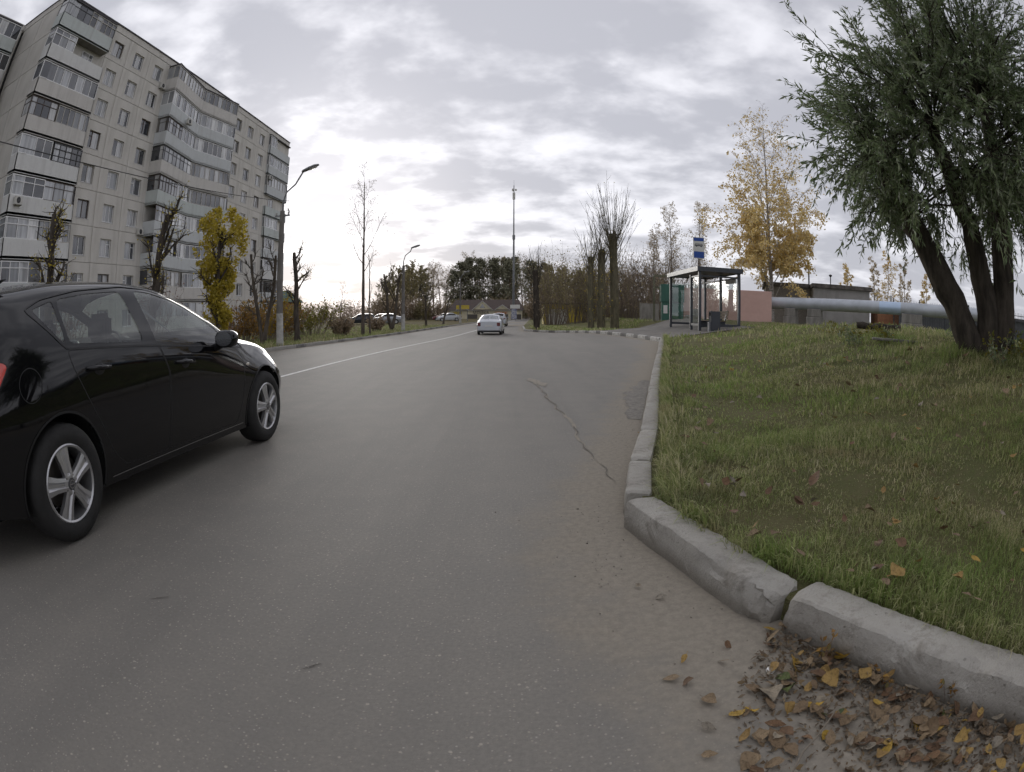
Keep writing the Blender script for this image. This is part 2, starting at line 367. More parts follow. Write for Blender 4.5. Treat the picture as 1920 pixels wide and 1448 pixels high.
# ------------------------------------------------------------------ kerbstones
q = NT('kerb_concrete'); f = q.noise(2.2, 6, .62); g = q.noise(16, 6, .68); w = q.noise(90, 3, .7); r = q.rand()
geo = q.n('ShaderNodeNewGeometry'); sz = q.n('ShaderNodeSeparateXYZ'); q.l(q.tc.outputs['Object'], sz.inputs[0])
c = q.mix(q.map(f, .35, .7), (.43, .41, .365), (.32, .30, .262)); c = q.mix(q.map(g, .5, .72, 0, .6), c, (.19, .17, .14)); c = q.mix(q.map(w, .45, .7, 0, .4), c, (.38, .36, .33))
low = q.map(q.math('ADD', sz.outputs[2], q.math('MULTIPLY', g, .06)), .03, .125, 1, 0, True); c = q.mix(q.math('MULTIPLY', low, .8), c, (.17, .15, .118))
pit = q.math('ADD', q.voro(31), q.map(q.noise(6, 4, .6), .35, .6, 0, .35)); c = q.mix(q.map(pit, .14, .3, .4, 0), c, (.15, .13, .105)); dk_ = q.noise(5.5, 6, .7, dist=.6); c = q.mix(q.map(dk_, .56, .66, 0, .6), c, (.17, .15, .122)); pale = q.noise(9, 5, .7, dist=.4); c = q.mix(q.map(pale, .6, .7, 0, .5), c, (.46, .44, .4)); c = q.mix(q.math('MULTIPLY', r, .22), c, (.2, .195, .185))
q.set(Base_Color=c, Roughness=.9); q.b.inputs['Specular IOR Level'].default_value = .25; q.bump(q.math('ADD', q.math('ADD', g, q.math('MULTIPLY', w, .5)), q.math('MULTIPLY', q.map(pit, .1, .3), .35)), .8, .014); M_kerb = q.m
def paintkerb(name, c1):
    q = NT(name); f = q.noise(7, 6, .7); g = q.noise(40, 4, .7)
    c = q.mix(q.map(f, .42, .66), c1, (.26, .245, .22)); q.set(Base_Color=q.mix(q.map(g, .5, .7, 0, .5), c, (.16, .15, .13)), Roughness=.85); q.bump(f, .3, .01); return q.m
M_kwhite = paintkerb('kerb_white_paint', (.55, .54, .51)); M_kdark = paintkerb('kerb_dark_paint', (.1, .1, .1)); M_kgrey = paintkerb('kerb_bare', (.3, .29, .26))
def kerb_mesh(name, ln, m, detail, seed, wd=.15, ht=.155, rough=.008, chip=.0):
    """block along +y, road face at x=0, body to x=wd; z from -0.08"""
    ny = max(2, int(ln/detail)); prof = [(.004, -.08), (.002, .0), (0, .04), (0, .08), (.003, .115), (.006, ht-.022), (.011, ht-.008), (.024, ht), (.06, ht+.001), (.10, ht), (wd-.025, ht-.002), (wd-.006, ht-.008), (wd, ht-.025), (wd, -.08)]
    ys = np.linspace(.008, ln-.008, ny+1); V = []; F = []
    for j, y in enumerate(ys):
        e = min(j, ny-j); inset = .012 if e == 0 else 0
        for (x, z) in prof: V.append((x+(inset if x < wd/2 else -inset), y, z-(inset if z > .05 else 0)))
    V = np.array(V); m_ = len(prof)
    p = V*np.array([14, 9, 14])+seed*7.3; n_ = fbm(p, seed, 3); V[:, 0] += n_*rough*(V[:, 0] < wd-.01); V[:, 2] += fbm(p+31, seed, 3)*rough*.6*(V[:, 2] > .02)
    fn = fbm(V*45+seed*3.1, seed+5, 2); V[:, 0] += fn*.0022; V[:, 2] += fn*.0018*(V[:, 2] > .02)
    if seed == 1: k = np.clip(.15-V[:, 1], 0, 1)*(V[:, 0] < wd*.7)*(V[:, 2] > -.02); V[:, 0] += k*.42*(1+.5*fn); V[:, 2] -= k*.22*(V[:, 2] > .1)
    if chip:
        edge = (np.abs(V[:, 0]-.015) < .03) & (V[:, 2] > ht-.06); k = np.clip(fbm(np.stack([V[:, 1]*3.2, V[:, 1]*0, V[:, 1]*0+seed], 1), seed+9, 3)-.25, 0, 1)*chip
        V[edge, 0] += k[edge]*.5; V[edge, 2] -= k[edge]*.7
    for j in range(ny):
        for i in range(m_-1): F.append((j*m_+i, (j+1)*m_+i, (j+1)*m_+i+1, j*m_+i+1))
    F += [tuple(range(m_)), tuple(range(ny*m_, (ny+1)*m_))[::-1]]
    me = np_mesh(name, V, F, m, True); me.set_sharp_from_angle(angle=R(30)); return me
def lay_stone(parent, a, b, me_, ln, dz=0., tilt=0.):
    """stone from a to b, road on its left when walking a->b"""
    a = Vector(a); b = Vector(b); d = b-a; za = float(h(np.array(a.x), np.array(a.y))); zb = float(h(np.array(b.x), np.array(b.y)))
    o = mesh_ob('kerbstone', me_, parent, (a.x, a.y, za+dz), (math.atan2(zb-za, d.length), tilt, math.atan2(-d.x, d.y)), (1, d.length/ln, 1)); return o
kr = tag(empty('kerb'), kind='structure'); kr['label'] = 'worn concrete kerb round the lawn and the bus lay-by'
near = [((.585, 2.83), (.908, 1.648), 1), ((.985, 1.612), (1.66, .27), 2), ((1.68, .24), (2.45, -1.25), 3)]
for a, b_, sd in near:                                 # the big displaced blocks of the corner, each its own shape
    A = Vector(b_); B = Vector(a); ln = (B-A).length
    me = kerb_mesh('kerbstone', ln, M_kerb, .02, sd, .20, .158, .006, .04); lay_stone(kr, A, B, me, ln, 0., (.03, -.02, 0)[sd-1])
pts = [(.63, 2.99), (.80, 3.72), (1.10, 4.72), (1.47, 6.12), (1.86, 7.6), (2.25, 9.02), (2.64, 10.45), (3.03, 11.85), (3.42, 13.22), (3.82, 14.6), (4.2, 15.98), (4.6, 17.4), (5.0, 18.85)]
kms = [kerb_mesh('kerbstone', 1.0, M_kerb, .03, 11+i, .16, .15, .004, .025) for i in range(4)]
for i, (a, b_) in enumerate(zip(pts[:-1], pts[1:])):
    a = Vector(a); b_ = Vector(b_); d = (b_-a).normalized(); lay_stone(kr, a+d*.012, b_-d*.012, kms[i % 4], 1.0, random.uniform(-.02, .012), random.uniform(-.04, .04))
b = MB(); b.prism([(1.0, 1.74), (1.07, 1.62), (1.3, 1.74), (1.22, 1.9)], -.05, .115); bevel(b.build('soil_bank', M_soil, lawn), .02, 1)
kw = kerb_mesh('kerbstone', 1.0, M_kwhite, .12, 21, rough=.008); kk = kerb_mesh('kerbstone', 1.0, M_kdark, .12, 22, rough=.008); kg = kerb_mesh('kerbstone', 1.0, M_kgrey, .12, 23, rough=.008)
lay = fine(KL[:6], .1); dist = np.concatenate([[0], np.cumsum(np.linalg.norm(np.diff(lay, axis=0), axis=1))]); pos = .15; i = 0
while pos < dist[-1]-2:
    ln = 1.5 if i % 2 == 0 else .85
    if pos > 32: ln = 2.5
    a = [np.interp(pos, dist, lay[:, k]) for k in (0, 1)]; b_ = [np.interp(pos+ln-.02, dist, lay[:, k]) for k in (0, 1)]
    lay_stone(kr, a, b_, kw if i % 2 == 0 else kk, 1.0, random.uniform(-.01, .01)); pos += ln; i += 1
kl = tag(empty('kerb'), kind='structure'); kl['label'] = 'low kerb along the far side of the road'
y = -6.; i = 0
while y < 150:
    ln = 1.0 if y < 62 else 4.0; a = (-9.29+RY*(y+ln-.02), y+ln-.02); b_ = (-9.29+RY*y, y)
    if y < 62: k_ = kdk = (kg, kg, kk)[i % 3] if y > 24 else (kg, kg, kg, kk)[i % 4]
    else: k_ = kg
    lay_stone(kl, a, b_, k_, 1.0, random.uniform(-.02, .0)); y += ln; i += 1

# ------------------------------------------------------------------ road marking and scars
M_paint = NT('road_paint'); f = M_paint.noise(9, 6, .7); M_paint.set(Base_Color=M_paint.mix(M_paint.map(f, .42, .7), (.7, .69, .66), (.42, .41, .38)), Roughness=.75); M_paint = M_paint.m
def ribbon(name, path, widths, m, parent, dz=.004, zf=h):
    path = np.array(path, float); t = np.gradient(path, axis=0); t /= np.linalg.norm(t, axis=1)[:, None]; n_ = np.stack([t[:, 1], -t[:, 0]], 1)
    a = path+n_*widths[:, :1]; b_ = path-n_*widths[:, 1:]; v = np.vstack([a, b_]); k = len(path)
    f = np.array([(i, i+1, k+i+1, k+i) for i in range(k-1)], np.int32)
    return mesh_ob(name, np_mesh(name, np.column_stack([v, zf(v[:, 0], v[:, 1])+dz]), f[:, ::-1].copy(), m), parent)
ys = np.arange(-6, 150, .5); ribbon('centre_line', np.stack([-4.84+RY*ys, ys], 1), np.full((len(ys), 2), .055), M_paint, road)
q = NT('crack_sand'); f = q.noise(9, 6, .7); q.set(Base_Color=q.mix(q.map(f, .4, .65), (.26, .228, .18), (.2, .18, .148)), Roughness=.95); q.bump(f, .5, .01); M_sand = q.m
M_crack = mat('crack_dark', (.12, .108, .092), .95, .2, 30)
cp = fine(np.array([(.38, 9.6), (.42, 8.7), (.47, 7.9), (.50, 7.0), (.57, 6.1), (.62, 5.2), (.64, 4.5), (.70, 3.95), (.68, 3.6)]), .06); w1 = vnoise(np.column_stack([cp*6, cp[:, 0]*0]), 41)
cp[:, 0] += .025*w1+.04*vnoise(np.column_stack([cp*2, cp[:, 0]*0]), 46)
taper = np.sin(np.linspace(.25, math.pi-.15, len(cp)))
ribbon('sand_drift', cp, (np.stack([.006+.03*np.abs(vnoise(np.column_stack([cp*5, cp[:, 0]*0]), 42)), .005+.035*np.abs(vnoise(np.column_stack([cp*3, cp[:, 0]*0]), 43))], 1))*taper[:, None], M_sand, road, .003)
ribbon('crack', cp, (.004+.006*np.abs(vnoise(np.column_stack([cp*9, cp[:, 0]*0]), 44)))[:, None].repeat(2, 1)*taper[:, None]*(vnoise(np.column_stack([cp*2.6, cp[:, 0]*0]), 47) > -.15)[:, None], M_crack, road, .007)
p2 = fine(np.array([(.30, 9.95), (.34, 9.6), (.44, 9.2), (.5, 8.8)]), .05); ribbon('sand_drift', p2, (.1*np.sin(np.linspace(.1, 3.0, len(p2)))*(1+.5*vnoise(np.column_stack([p2*7, p2[:, 0]*0]), 45)))[:, None].repeat(2, 1), M_sand, road, .005)
for (a, b_) in (((-1.42, 1.72), (-1.50, 1.66)), ((-.62, 1.47), (-.68, 1.41))):
    cp = fine(np.array([a, b_]), .02); ribbon('scratch', cp, (.003*np.sin(np.linspace(.2, 3.0, len(cp))))[:, None].repeat(2, 1), M_crack, road, .004)
# rubble where the asphalt has broken up beside the kerb: loose chips, one joined part
v = []; f = []
for i in range(550):
    t = rng.random()**.8; yy = 4.2+5.4*t; xk = np.interp(yy, KP[8:, 1], KP[8:, 0]); xx = xk-abs(rng.normal(0, .16))-.03
    if rng.random() < .3: yy = rng.uniform(-.2, 3.2); xk = np.interp(yy, KP[1:8, 1], KP[1:8, 0]); xx = xk-abs(rng.normal(0, .3))-.03
    s = rng.uniform(.0018, .0055)*(1+.8*(rng.random() < .05)); p = rng.normal(0, 1, (6, 3)); p /= np.linalg.norm(p, axis=1)[:, None]
    o8 = np.array([(1, 0, 0), (-1, 0, 0), (0, 1, 0), (0, -1, 0), (0, 0, 1), (0, 0, -1)])*rng.uniform(.5, 1.2, (6, 1))*s; a = rng.uniform(0, 6.28); ca, sa = math.cos(a), math.sin(a)
    o8 = o8@np.array([(ca, -sa, 0), (sa, ca, 0), (0, 0, 1)]); k = len(v); z0 = float(h(np.array(xx), np.array(yy)))+s*.35
    v += [(xx+r_[0], yy+r_[1], z0+r_[2]*.7) for r_ in o8]; f += [(k+i_, k+j_, k+l_) for i_, j_, l_ in ((0, 2, 4), (2, 1, 4), (1, 3, 4), (3, 0, 4), (2, 0, 5), (1, 2, 5), (3, 1, 5), (0, 3, 5))]
o = mesh_ob('gravel', np_mesh('gravel', v, np.array(f, np.int32), mat('gravel', (.24, .21, .17), .9, .4, 40, perobj=0)), road); o['kind'] = 'stuff'
# fresher asphalt patch edge and potholes beside the kerb
q = NT('broken_asphalt'); f = q.noise(14, 6, .7); g = q.noise(3, 5, .6); q.set(Base_Color=q.mix(q.map(f, .4, .62), (.24, .22, .19), (.155, .143, .126)), Roughness=.95); q.bump(q.math('ADD', f, g), 1.0, .03); M_broken = q.m
yy = np.arange(6.0, 9.6, .06); xk = np.interp(yy, KP[8:, 1], KP[8:, 0]); path = np.stack([xk-.17, yy], 1); tp = np.sin(np.linspace(.05, 3.09, len(yy)))
ribbon('broken_edge', path, np.stack([np.full(len(yy), .14), (.1+.14*np.abs(vnoise(np.column_stack([path*3, yy*0]), 51))+.06*vnoise(np.column_stack([path*9, yy*0]), 52))*tp], 1), M_broken, road, .004)
# ------------------------------------------------------------------ nine-storey panel block on the left
q = NT('panel_concrete'); f = q.noise(.5, 5, .6); g = q.noise(6, 5, .65); st = q.noise(1.6, 5, .6, sc=(1, 1, .12))
c = q.mix(q.map(f, .35, .7), (.62, .595, .55), (.53, .51, .47)); c = q.mix(q.map(st, .47, .72, 0, .6), c, (.40, .38, .335)); c = q.mix(q.math('MULTIPLY', q.rand(), .22), c, (.48, .46, .42)); c = q.mix(q.map(g, .5, .75, 0, .3), c, (.66, .64, .595))
q.set(Base_Color=c, Roughness=.9); q.b.inputs['Specular IOR Level'].default_value = .2; q.bump(q.noise(40, 4, .6), .3, .01); M_panel = q.m
M_endpanel = M_panel
M_joint = mat('joint_seal', (.5, .48, .44), .9, .3, 2)
M_core = mat('building_core', (.07, .068, .065), .9, 0)
q = NT('parapet_paint'); st = q.noise(1.8, 5, .6, sc=(1, 1, .1)); f = q.noise(3, 5, .6)
c = q.mix(q.map(st, .48, .75, 0, .55), (.54, .56, .56), (.38, .38, .365)); c = q.mix(q.math('MULTIPLY', q.rand(), .35), c, (.44, .46, .45)); q.set(Base_Color=q.mix(q.map(f, .5, .75, 0, .4), c, (.40, .41, .4)), Roughness=.8); M_parapet = q.m
M_pvc = mat('white_pvc', (.74, .74, .73), .45, .06, 2); M_oldw = mat('old_white_frame', (.48, .46, .42), .7, .2, 4); M_brown = mat('brown_frame', (.075, .05, .035), .6, .2, 4); M_darkf = mat('dark_steel_frame', (.05, .05, .052), .55, .1, 4)
M_slab = mat('balcony_slab', (.3, .29, .265), .9, .25, 2); M_roofing = mat('roofing', (.09, .085, .09), .8, .2, 1); M_wallin = mat('balcony_inner_wall', (.3, .27, .22), .9, .2, 2)
def panemat(name, cols):
    q = NT(name); oi = q.n('ShaderNodeObjectInfo'); v = q.island(); v2 = q.math('FRACT', q.math('ADD', v, oi.outputs['Random']))
    sw = q.noise(.8, 3, .5, sc=(1, 5, .4))
    c = q.ramp(v2, cols, True); c = q.mix(q.map(sw, .4, .65, 0, .5), c, (.03, .032, .036))
    q.set(Base_Color=c, Roughness=.06); q.b.inputs['Specular IOR Level'].default_value = .9; q.b.inputs['Coat Weight'].default_value = .6; q.b.inputs['Coat Roughness'].default_value = .02
    q.bump(q.noise(.9, 1, .5), .05, .05); return q.m
M_pane = panemat('window_pane', [(0, (.03, .033, .04)), (.3, (.10, .105, .115)), (.5, (.24, .25, .26)), (.75, (.45, .45, .45))])
M_bpane = panemat('balcony_pane', [(0, (.03, .033, .04)), (.28, (.10, .105, .115)), (.48, (.22, .23, .24)), (.68, (.42, .43, .44)), (.9, (.58, .58, .57))])

bld = empty('apartment_building', (-31, 20.5, 0)); tag(bld, 'long grey nine-storey panel apartment block with glazed balconies', 'building')
# local axes: x out of the facade towards the road, y along it, z up. ground at 0
BL, BD, FH = 51.0, 12.0, 2.74
b = MB(); b.box(-BD, -.34, 0.2, BL-.2, .05, 25.4); b.build('core', M_core, bld)
b = MB(); b.box(-BD, -.02, .05, BL-.05, 0, .66); b.build('plinth', mat('plinth', (.2, .19, .18), .9, .3, 1), bld)
b = MB(); b.box(-BD-.05, .02, -.03, BL+.03, 25.38, 25.98); b.build('roof_parapet', M_panel, bld)
b = MB(); b.box(-BD-.12, .1, -.1, BL+.1, 25.984, 26.1); b.build('roof_edging', M_roofing, bld)
cols_ = [(0, 7.7, None), (7.7, 10.8, (8.45, 10.0)), (10.8, 14.5, (11.95, 13.55)), (14.5, 17.9, (15.5, 17.1)), (17.9, 25.4, None), (25.4, 33.1, None), (33.1, 36.5, (34.0, 35.5)), (36.5, 40.1, (37.4, 38.95)), (40.1, 43.8, (41.0, 42.6)), (43.8, 51.0, None)]
def panel_mesh(w, win):
    """front face at x=0, y 0..w, z 0..FH, joints left open by 2 cm each side; win = (y0,y1,z0,z1) opening with reveals"""
    g = .022; b = MB(); T = -.30; y0, y1, z0, z1 = g, w-g, g, FH-g
    if not win: b.box(T, 0, y0, y1, z0, z1); return b.mesh('wall_panel', M_panel)
    a0, a1, c0, c1 = win; O = [(y0, z0), (y1, z0), (y1, z1), (y0, z1)]; I = [(a0, c0), (a1, c0), (a1, c1), (a0, c1)]
    v = [(0, *p) for p in O]+[(0, *p) for p in I]+[(T, *p) for p in O]+[(T, *p) for p in I]; f = []
    for i in range(4):
        j = (i+1) % 4; f += [(i, j, 4+j, 4+i), (8+j, 8+i, 12+i, 12+j), (4+i, 4+j, 12+j, 12+i), (j, i, 8+i, 8+j)]
    b.add(v, f); return b.mesh('wall_panel', M_panel)
def window_meshes(w, hh, style, m):
    b = MB(); t = .07; b.box(0, .06, 0, w, 0, t); b.box(0, .06, 0, w, hh-t, hh); b.box(0, .06, 0, t, t, hh-t); b.box(0, .06, w-t, w, t, hh-t)
    xs = ([.5], [.36], [.64], [.33, .66])[style]
    for x in xs: b.box(0, .058, x*w-t/2, x*w+t/2, t, hh-t)
    if style == 1: b.box(0, .056, t, .36*w-t/2, .68*hh, .68*hh+.05)
    if style == 2: b.box(0, .056, .64*w+t/2, w-t, .70*hh, .70*hh+.05)
    fr = b.mesh('window', m); e = [0]+xs+[1]; b = MB()
    for a, c in zip(e[:-1], e[1:]): b.add([(.02, a*w+.03, .03), (.02, c*w-.03, .03), (.02, c*w-.03, hh-.03), (.02, a*w+.03, hh-.03)], [(0, 1, 2, 3)])
    return fr, b.mesh('pane', M_pane)
wm_ = [window_meshes(1.55, 1.42, s, m) for s in range(4) for m in (M_pvc, M_pvc, M_oldw, M_pvc, M_brown)]
b = MB(); b.box(-.1, .07, -.06, 1.61, -.05, 0); sill_me = b.mesh('sill', mat('sill_metal', (.5, .5, .49), .5, .15, 3))
pm = {}
for ci, (y0, y1, wn_) in enumerate(cols_):
    for k in range(9):
        zb = 25.35-FH*(k+1); w = y1-y0
        if ci not in pm: pm[ci] = panel_mesh(w, (wn_[0]-y0, wn_[0]-y0+1.55, .52, 1.94) if wn_ else None)
        mesh_ob('wall_panel', pm[ci], bld, (0, y0, zb))
        if wn_:
            fr, pn = random.choice(wm_); wdw = mesh_ob('window', fr, bld, (-.2, wn_[0], zb+.52)); mesh_ob('pane', pn, wdw)
            mesh_ob('sill', sill_me, wdw, (.15, 0, 0))
b = MB()
for ci, (y0, y1, wn_) in enumerate(cols_[1:]): b.box(-.33, -.045, y0-.03, y0+.03, .66, 25.36)
for k in range(10):
    if k: b.box(-.33, -.05, .03, BL-.03, 25.35-FH*k-.03, 25.35-FH*k+.03)
b.build('joint_seal', M_joint, bld)
# end wall facing the camera, and the set-back section beyond it
pe = panel_mesh(2.95, None)
for j in range(2):
    for k in range(9): mesh_ob('wall_panel', pe, bld, (-5.9+2.95*j, 0, 25.35-FH*(k+1)), (0, 0, -math.pi/2) if False else (0, 0, 0)).matrix_local = Matrix.Translation((-5.9+2.95*j+0, 0, 25.35-FH*(k+1))) @ Matrix.Rotation(-math.pi/2, 4, 'Z')
b = MB(); b.box(-16.5, -6.25, -13.4, .1, .05, 25.4); b.build('rear_section', M_core, bld)
b = MB(); b.box(-16.6, -5.9, -13.5, -.25, 25.38, 25.9); b.build('roof_parapet', M_panel, bld)
p2_ = panel_mesh(4.35, None); p3_ = panel_mesh(4.35, (1.3, 2.85, .52, 1.94))
for j in range(3):
    for k in range(9):
        mesh_ob('wall_panel', p3_ if j == 1 else p2_, bld, (-5.95, -13.3+4.35*j, 25.35-FH*(k+1)))
        if j == 1: fr, pn = random.choice(wm_); wdw = mesh_ob('window', fr, bld, (-6.15, -8.95+1.3, 25.35-FH*(k+1)+.52)); mesh_ob('pane', pn, wdw)

def partint(name, c1, c2):
    q = NT(name); st = q.noise(1.8, 5, .6, sc=(1, 1, .1)); f = q.noise(3, 5, .6); c = q.mix(q.map(st, .48, .75, 0, .6), c1, c2); q.set(Base_Color=q.mix(q.map(f, .5, .75, 0, .4), c, tuple(x*.8 for x in c1)), Roughness=.8); return q.m
PARS = [M_parapet, M_parapet, M_parapet, partint('parapet_pale', (.62, .62, .6), (.42, .41, .39)), partint('parapet_greenish', (.5, .535, .515), (.34, .345, .325)), partint('parapet_bare', (.56, .54, .505), (.36, .345, .315))]
def balcony(pts, zb, glaze, top=False, ph=1.08, rail=None):
    """pts: outline of the front (x,y) from wall to wall; zb: floor level; glaze: list of (from,to,frame material,n mullions,style) in 0..1 of the run"""
    P = [Vector((*p, 0)) for p in pts]; b = MB()
    poly = [(p.x, p.y) for p in P]+[(P[-1].x, P[-1].y), (P[0].x, P[0].y)]; poly = poly[:-2]; b.cur = 0; b.prism(poly[::-1], zb-.16, zb)
    b.cur = 1
    for a, c in zip(P[:-1], P[1:]):
        d = (c-a).normalized(); n_ = Vector((d.y, -d.x, 0)); th = .07; q4 = [a, c, c-n_*th, a-n_*th]; b.prism([(p.x, p.y) for p in q4], zb-.2, zb+ph)
    ob = b.build('balcony', [M_slab, random.choice(PARS)], bld)
    # dark inner wall door
    if top:
        b = MB(); b.prism([(p.x*1.06, p.y) for p in P][::-1] if False else poly[::-1], zb+2.5, zb+2.62); b.build('canopy', M_roofing, ob)
    seg = []; tot = 0
    for a, c in zip(P[:-1], P[1:]): seg.append((a, c, tot, tot+(c-a).length)); tot += (c-a).length
    def at(t):
        for a, c, u0, u1 in seg:
            if t <= u1+1e-6: return a.lerp(c, (t-u0)/(u1-u0)), Vector(((c-a).normalized().y, -(c-a).normalized().x, 0))
        return seg[-1][1], Vector((1, 0, 0))
    z0, z1 = zb+ph, zb+2.44
    for (t0, t1, m, nm, style) in glaze:
        fb = MB(); gb = MB(); t0 *= tot; t1 *= tot; cuts = sorted({t0, t1} | {t0+(t1-t0)*i/nm for i in range(nm+1)} | {u1 for *_, u1 in seg if t0+.05 < u1 < t1-.05})
        cuts = [c for i, c in enumerate(cuts) if i == 0 or c-cuts[i-1] > .12 or c == t1]
        w = .07 if style != 1 else .045
        for c in cuts: p, n_ = at(c); p = p-n_*.05; fb.bar((p.x, p.y, z0), (p.x, p.y, z1), w, w)
        for a, c in zip(cuts[:-1], cuts[1:]):
            pa, n_ = at(a+1e-4); pc, _ = at(c-1e-4); pa = pa-n_*.05; pc = pc-n_*.05
            for z in (z0+w/2, z1-w/2)+((z0+(z1-z0)*.68,) if style in (1, 3) else ()): fb.bar((pa.x, pa.y, z), (pc.x, pc.y, z), w*.98, w*.9)
            if style == 2 and random.random() < .4: continue      # sash standing open
            pa -= n_*.012; pc -= n_*.012; gb.add([(pa.x, pa.y, z0), (pc.x, pc.y, z0), (pc.x, pc.y, z1), (pa.x, pa.y, z1)], [(0, 1, 2, 3)])
        g_ = fb.build('glazing_frame', m, ob)
        if gb.f: gb.build('glazing', M_bpane, ob)
    return ob
W, O_, Br, Dk = M_pvc, M_oldw, M_brown, M_darkf
# back wall of the balconies: window and door units seen where they are left open
def backwin(y, zb): fr, pn = random.choice(wm_); wdw = mesh_ob('window', fr, bld, (.012, y, zb+.85)); mesh_ob('pane', pn, wdw)
rowsA = [[(.0, .5, Dk, 5, 1), (.5, 1, O_, 6, 3)], [(0, .42, W, 4, 3)], [(0, 1, W, 10, 0)], [(0, .45, Br, 5, 1), (.47, 1, O_, 7, 0)], [(0, .5, W, 5, 0), (.53, 1, Dk, 6, 3)],
         [(0, .5, W, 4, 3), (.5, 1, Br, 4, 1)], [(0, .5, W, 4, 3), (.5, 1, O_, 8, 3)], [(0, .42, W, 4, 3), (.42, 1, O_, 4, 1)], [(0, 1, W, 7, 0)]]
A = [(-.02, -.3), (.95, -.3), (.95, 7.15), (-.02, 7.15)]
for k in range(9): zb = 25.35-FH*(k+1)+.02; balcony(A, zb, rowsA[k], k == 0); backwin(4.6, zb)
rowsB = [[(0, 1, O_, 22, 0)], [(0, .48, W, 10, 0), (.48, 1, W, 9, 0)], [(.02, .3, Br, 6, 1), (.3, .5, W, 4, 0), (.5, 1, W, 10, 0)], [(0, .5, Dk, 9, 1), (.5, 1, O_, 10, 0)], [(0, .1, Br, 2, 1), (.1, .34, Br, 6, 1), (.34, .5, W, 4, 0), (.5, .98, O_, 10, 0)],
         [(.08, .3, Br, 5, 1), (.3, .5, W, 4, 3), (.5, 1, W, 9, 0)], [(.08, .36, Dk, 7, 1), (.4, 1, W, 11, 0)], [(0, .45, O_, 8, 0), (.5, 1, W, 9, 0)], [(0, 1, O_, 14, 0)]]
B = [(-.02, 18.0), (1.35, 18.15), (.28, 25.35), (1.35, 31.75), (-.02, 32.0)]
for k in range(9): zb = 25.35-FH*(k+1)+.02; balcony(B, zb, rowsB[k], k == 0); backwin(20.6, zb); backwin(28.3, zb)
C = [(-.02, 43.9), (.32, 43.9), (.32, 50.9), (-.02, 50.9)]
rowsC = [[(0, .3, W, 3, 0)], [(0, 1, W, 8, 0)], [(0, 1, O_, 8, 0)], [], [(0, .6, W, 5, 0)], [(.1, .5, W, 4, 0)], [(0, 1, W, 7, 0)], [(0, 1, Br, 8, 1)], [(0, .8, W, 6, 0)]]
b = MB()
for k in range(9): zb = 25.35-FH*(k+1)+.02; balcony(C, zb, rowsC[k], k == 0); backwin(45.2, zb)
D_ = [(-5.98, -12.9), (-5.0, -12.9), (-5.0, -1.0), (-5.98, -1.0)]
for k in range(9): zb = 25.35-FH*(k+1)+.02; balcony(D_, zb, [[(0, 1, W, 14, 0)], [(0, .5, Dk, 6, 1), (.5, 1, W, 7, 0)], [(.2, 1, O_, 10, 0)]][k % 3], k == 0)
# air conditioners and a dish hung on the facade
M_ac = mat('ac_casing', (.55, .54, .5), .6, .1, 4); M_dark = mat('dark_plastic', (.03, .03, .032), .6, .1, 5)
def aircon(y, z, x, where):
    t = empty('air_conditioner', (-31+x, 20.5+y, z)); tag(t, 'boxy outdoor air conditioner unit fixed '+where, 'air conditioner', 'air conditioners on the block')
    b = MB(); b.box(0, .3, 0, .8, 0, .55); bevel(b.build('casing', M_ac, t), .02)
    b = MB(); b.lathe([(.21, .0), (.21, .012), (.19, .014), (0.02, .012)], 20, Matrix.Translation((.30, .33, .28)) @ Matrix.Rotation(math.pi/2, 4, 'Y')); b.build('fan_grille', M_dark, t)
    
    for yb in (.1, .7): b = MB(); b.bar((0, yb, -.02), (.3, yb, -.02), .03); b.build('bracket', M_dark, t)
aircon(.25, 9.35, .96, 'under the corner balcony glazing, nearest the camera'); aircon(17.0, 22.5, .03, 'at the top left of the folded balconies'); aircon(21.7, 19.9, 1.0, 'on the front of a folded balcony near the top')
aircon(17.05, 8.8, .03, 'beside the third window column, low down'); aircon(44.2, 19.0, .36, 'on the far end balconies near the top')
t = empty('satellite_dish', (-30.5, 72.1-.3, 16.0)); tag(t, 'round satellite dish on the far end corner of the block', 'satellite dish')
b = MB(); b.lathe([(.0, .0), (.2, .03), (.38, .1)], 20, Matrix.Rotation(math.pi*.4, 4, 'Y')); b.build('dish', M_ac, t); b = MB(); b.bar((-.45, 0, 0), (0, 0, 0), .04); b.build('arm', M_dark, t)
# ------------------------------------------------------------------ cars: lofted bodies, outlines cut exactly into the sheet
def pchip(xs, ys):
    xs = np.array(xs, float); ys = np.array(ys, float); d = np.diff(ys)/np.diff(xs); m = np.zeros(len(xs)); m[0], m[-1] = d[0], d[-1]
    for i in range(1, len(xs)-1): m[i] = 0 if d[i-1]*d[i] <= 0 else 2*d[i-1]*d[i]/(d[i-1]+d[i])
    def f(x):
        x = np.clip(np.asarray(x, float), xs[0], xs[-1]); i = np.clip(np.searchsorted(xs, x)-1, 0, len(xs)-2); hh = xs[i+1]-xs[i]; t = (x-xs[i])/hh
        return (2*t**3-3*t**2+1)*ys[i]+(t**3-2*t**2+t)*hh*m[i]+(-2*t**3+3*t**2)*ys[i+1]+(t**3-t**2)*hh*m[i+1]
    return f
def inpoly(P, poly):
    ins = np.zeros(len(P), bool); n = len(poly)
    for i in range(n):
        a = poly[i]; b = poly[i-1]
        if a[1] == b[1]: continue
        ins ^= ((a[1] > P[:, 1]) != (b[1] > P[:, 1])) & (P[:, 0] < (b[0]-a[0])*(P[:, 1]-a[1])/(b[1]-a[1])+a[0])
    return ins
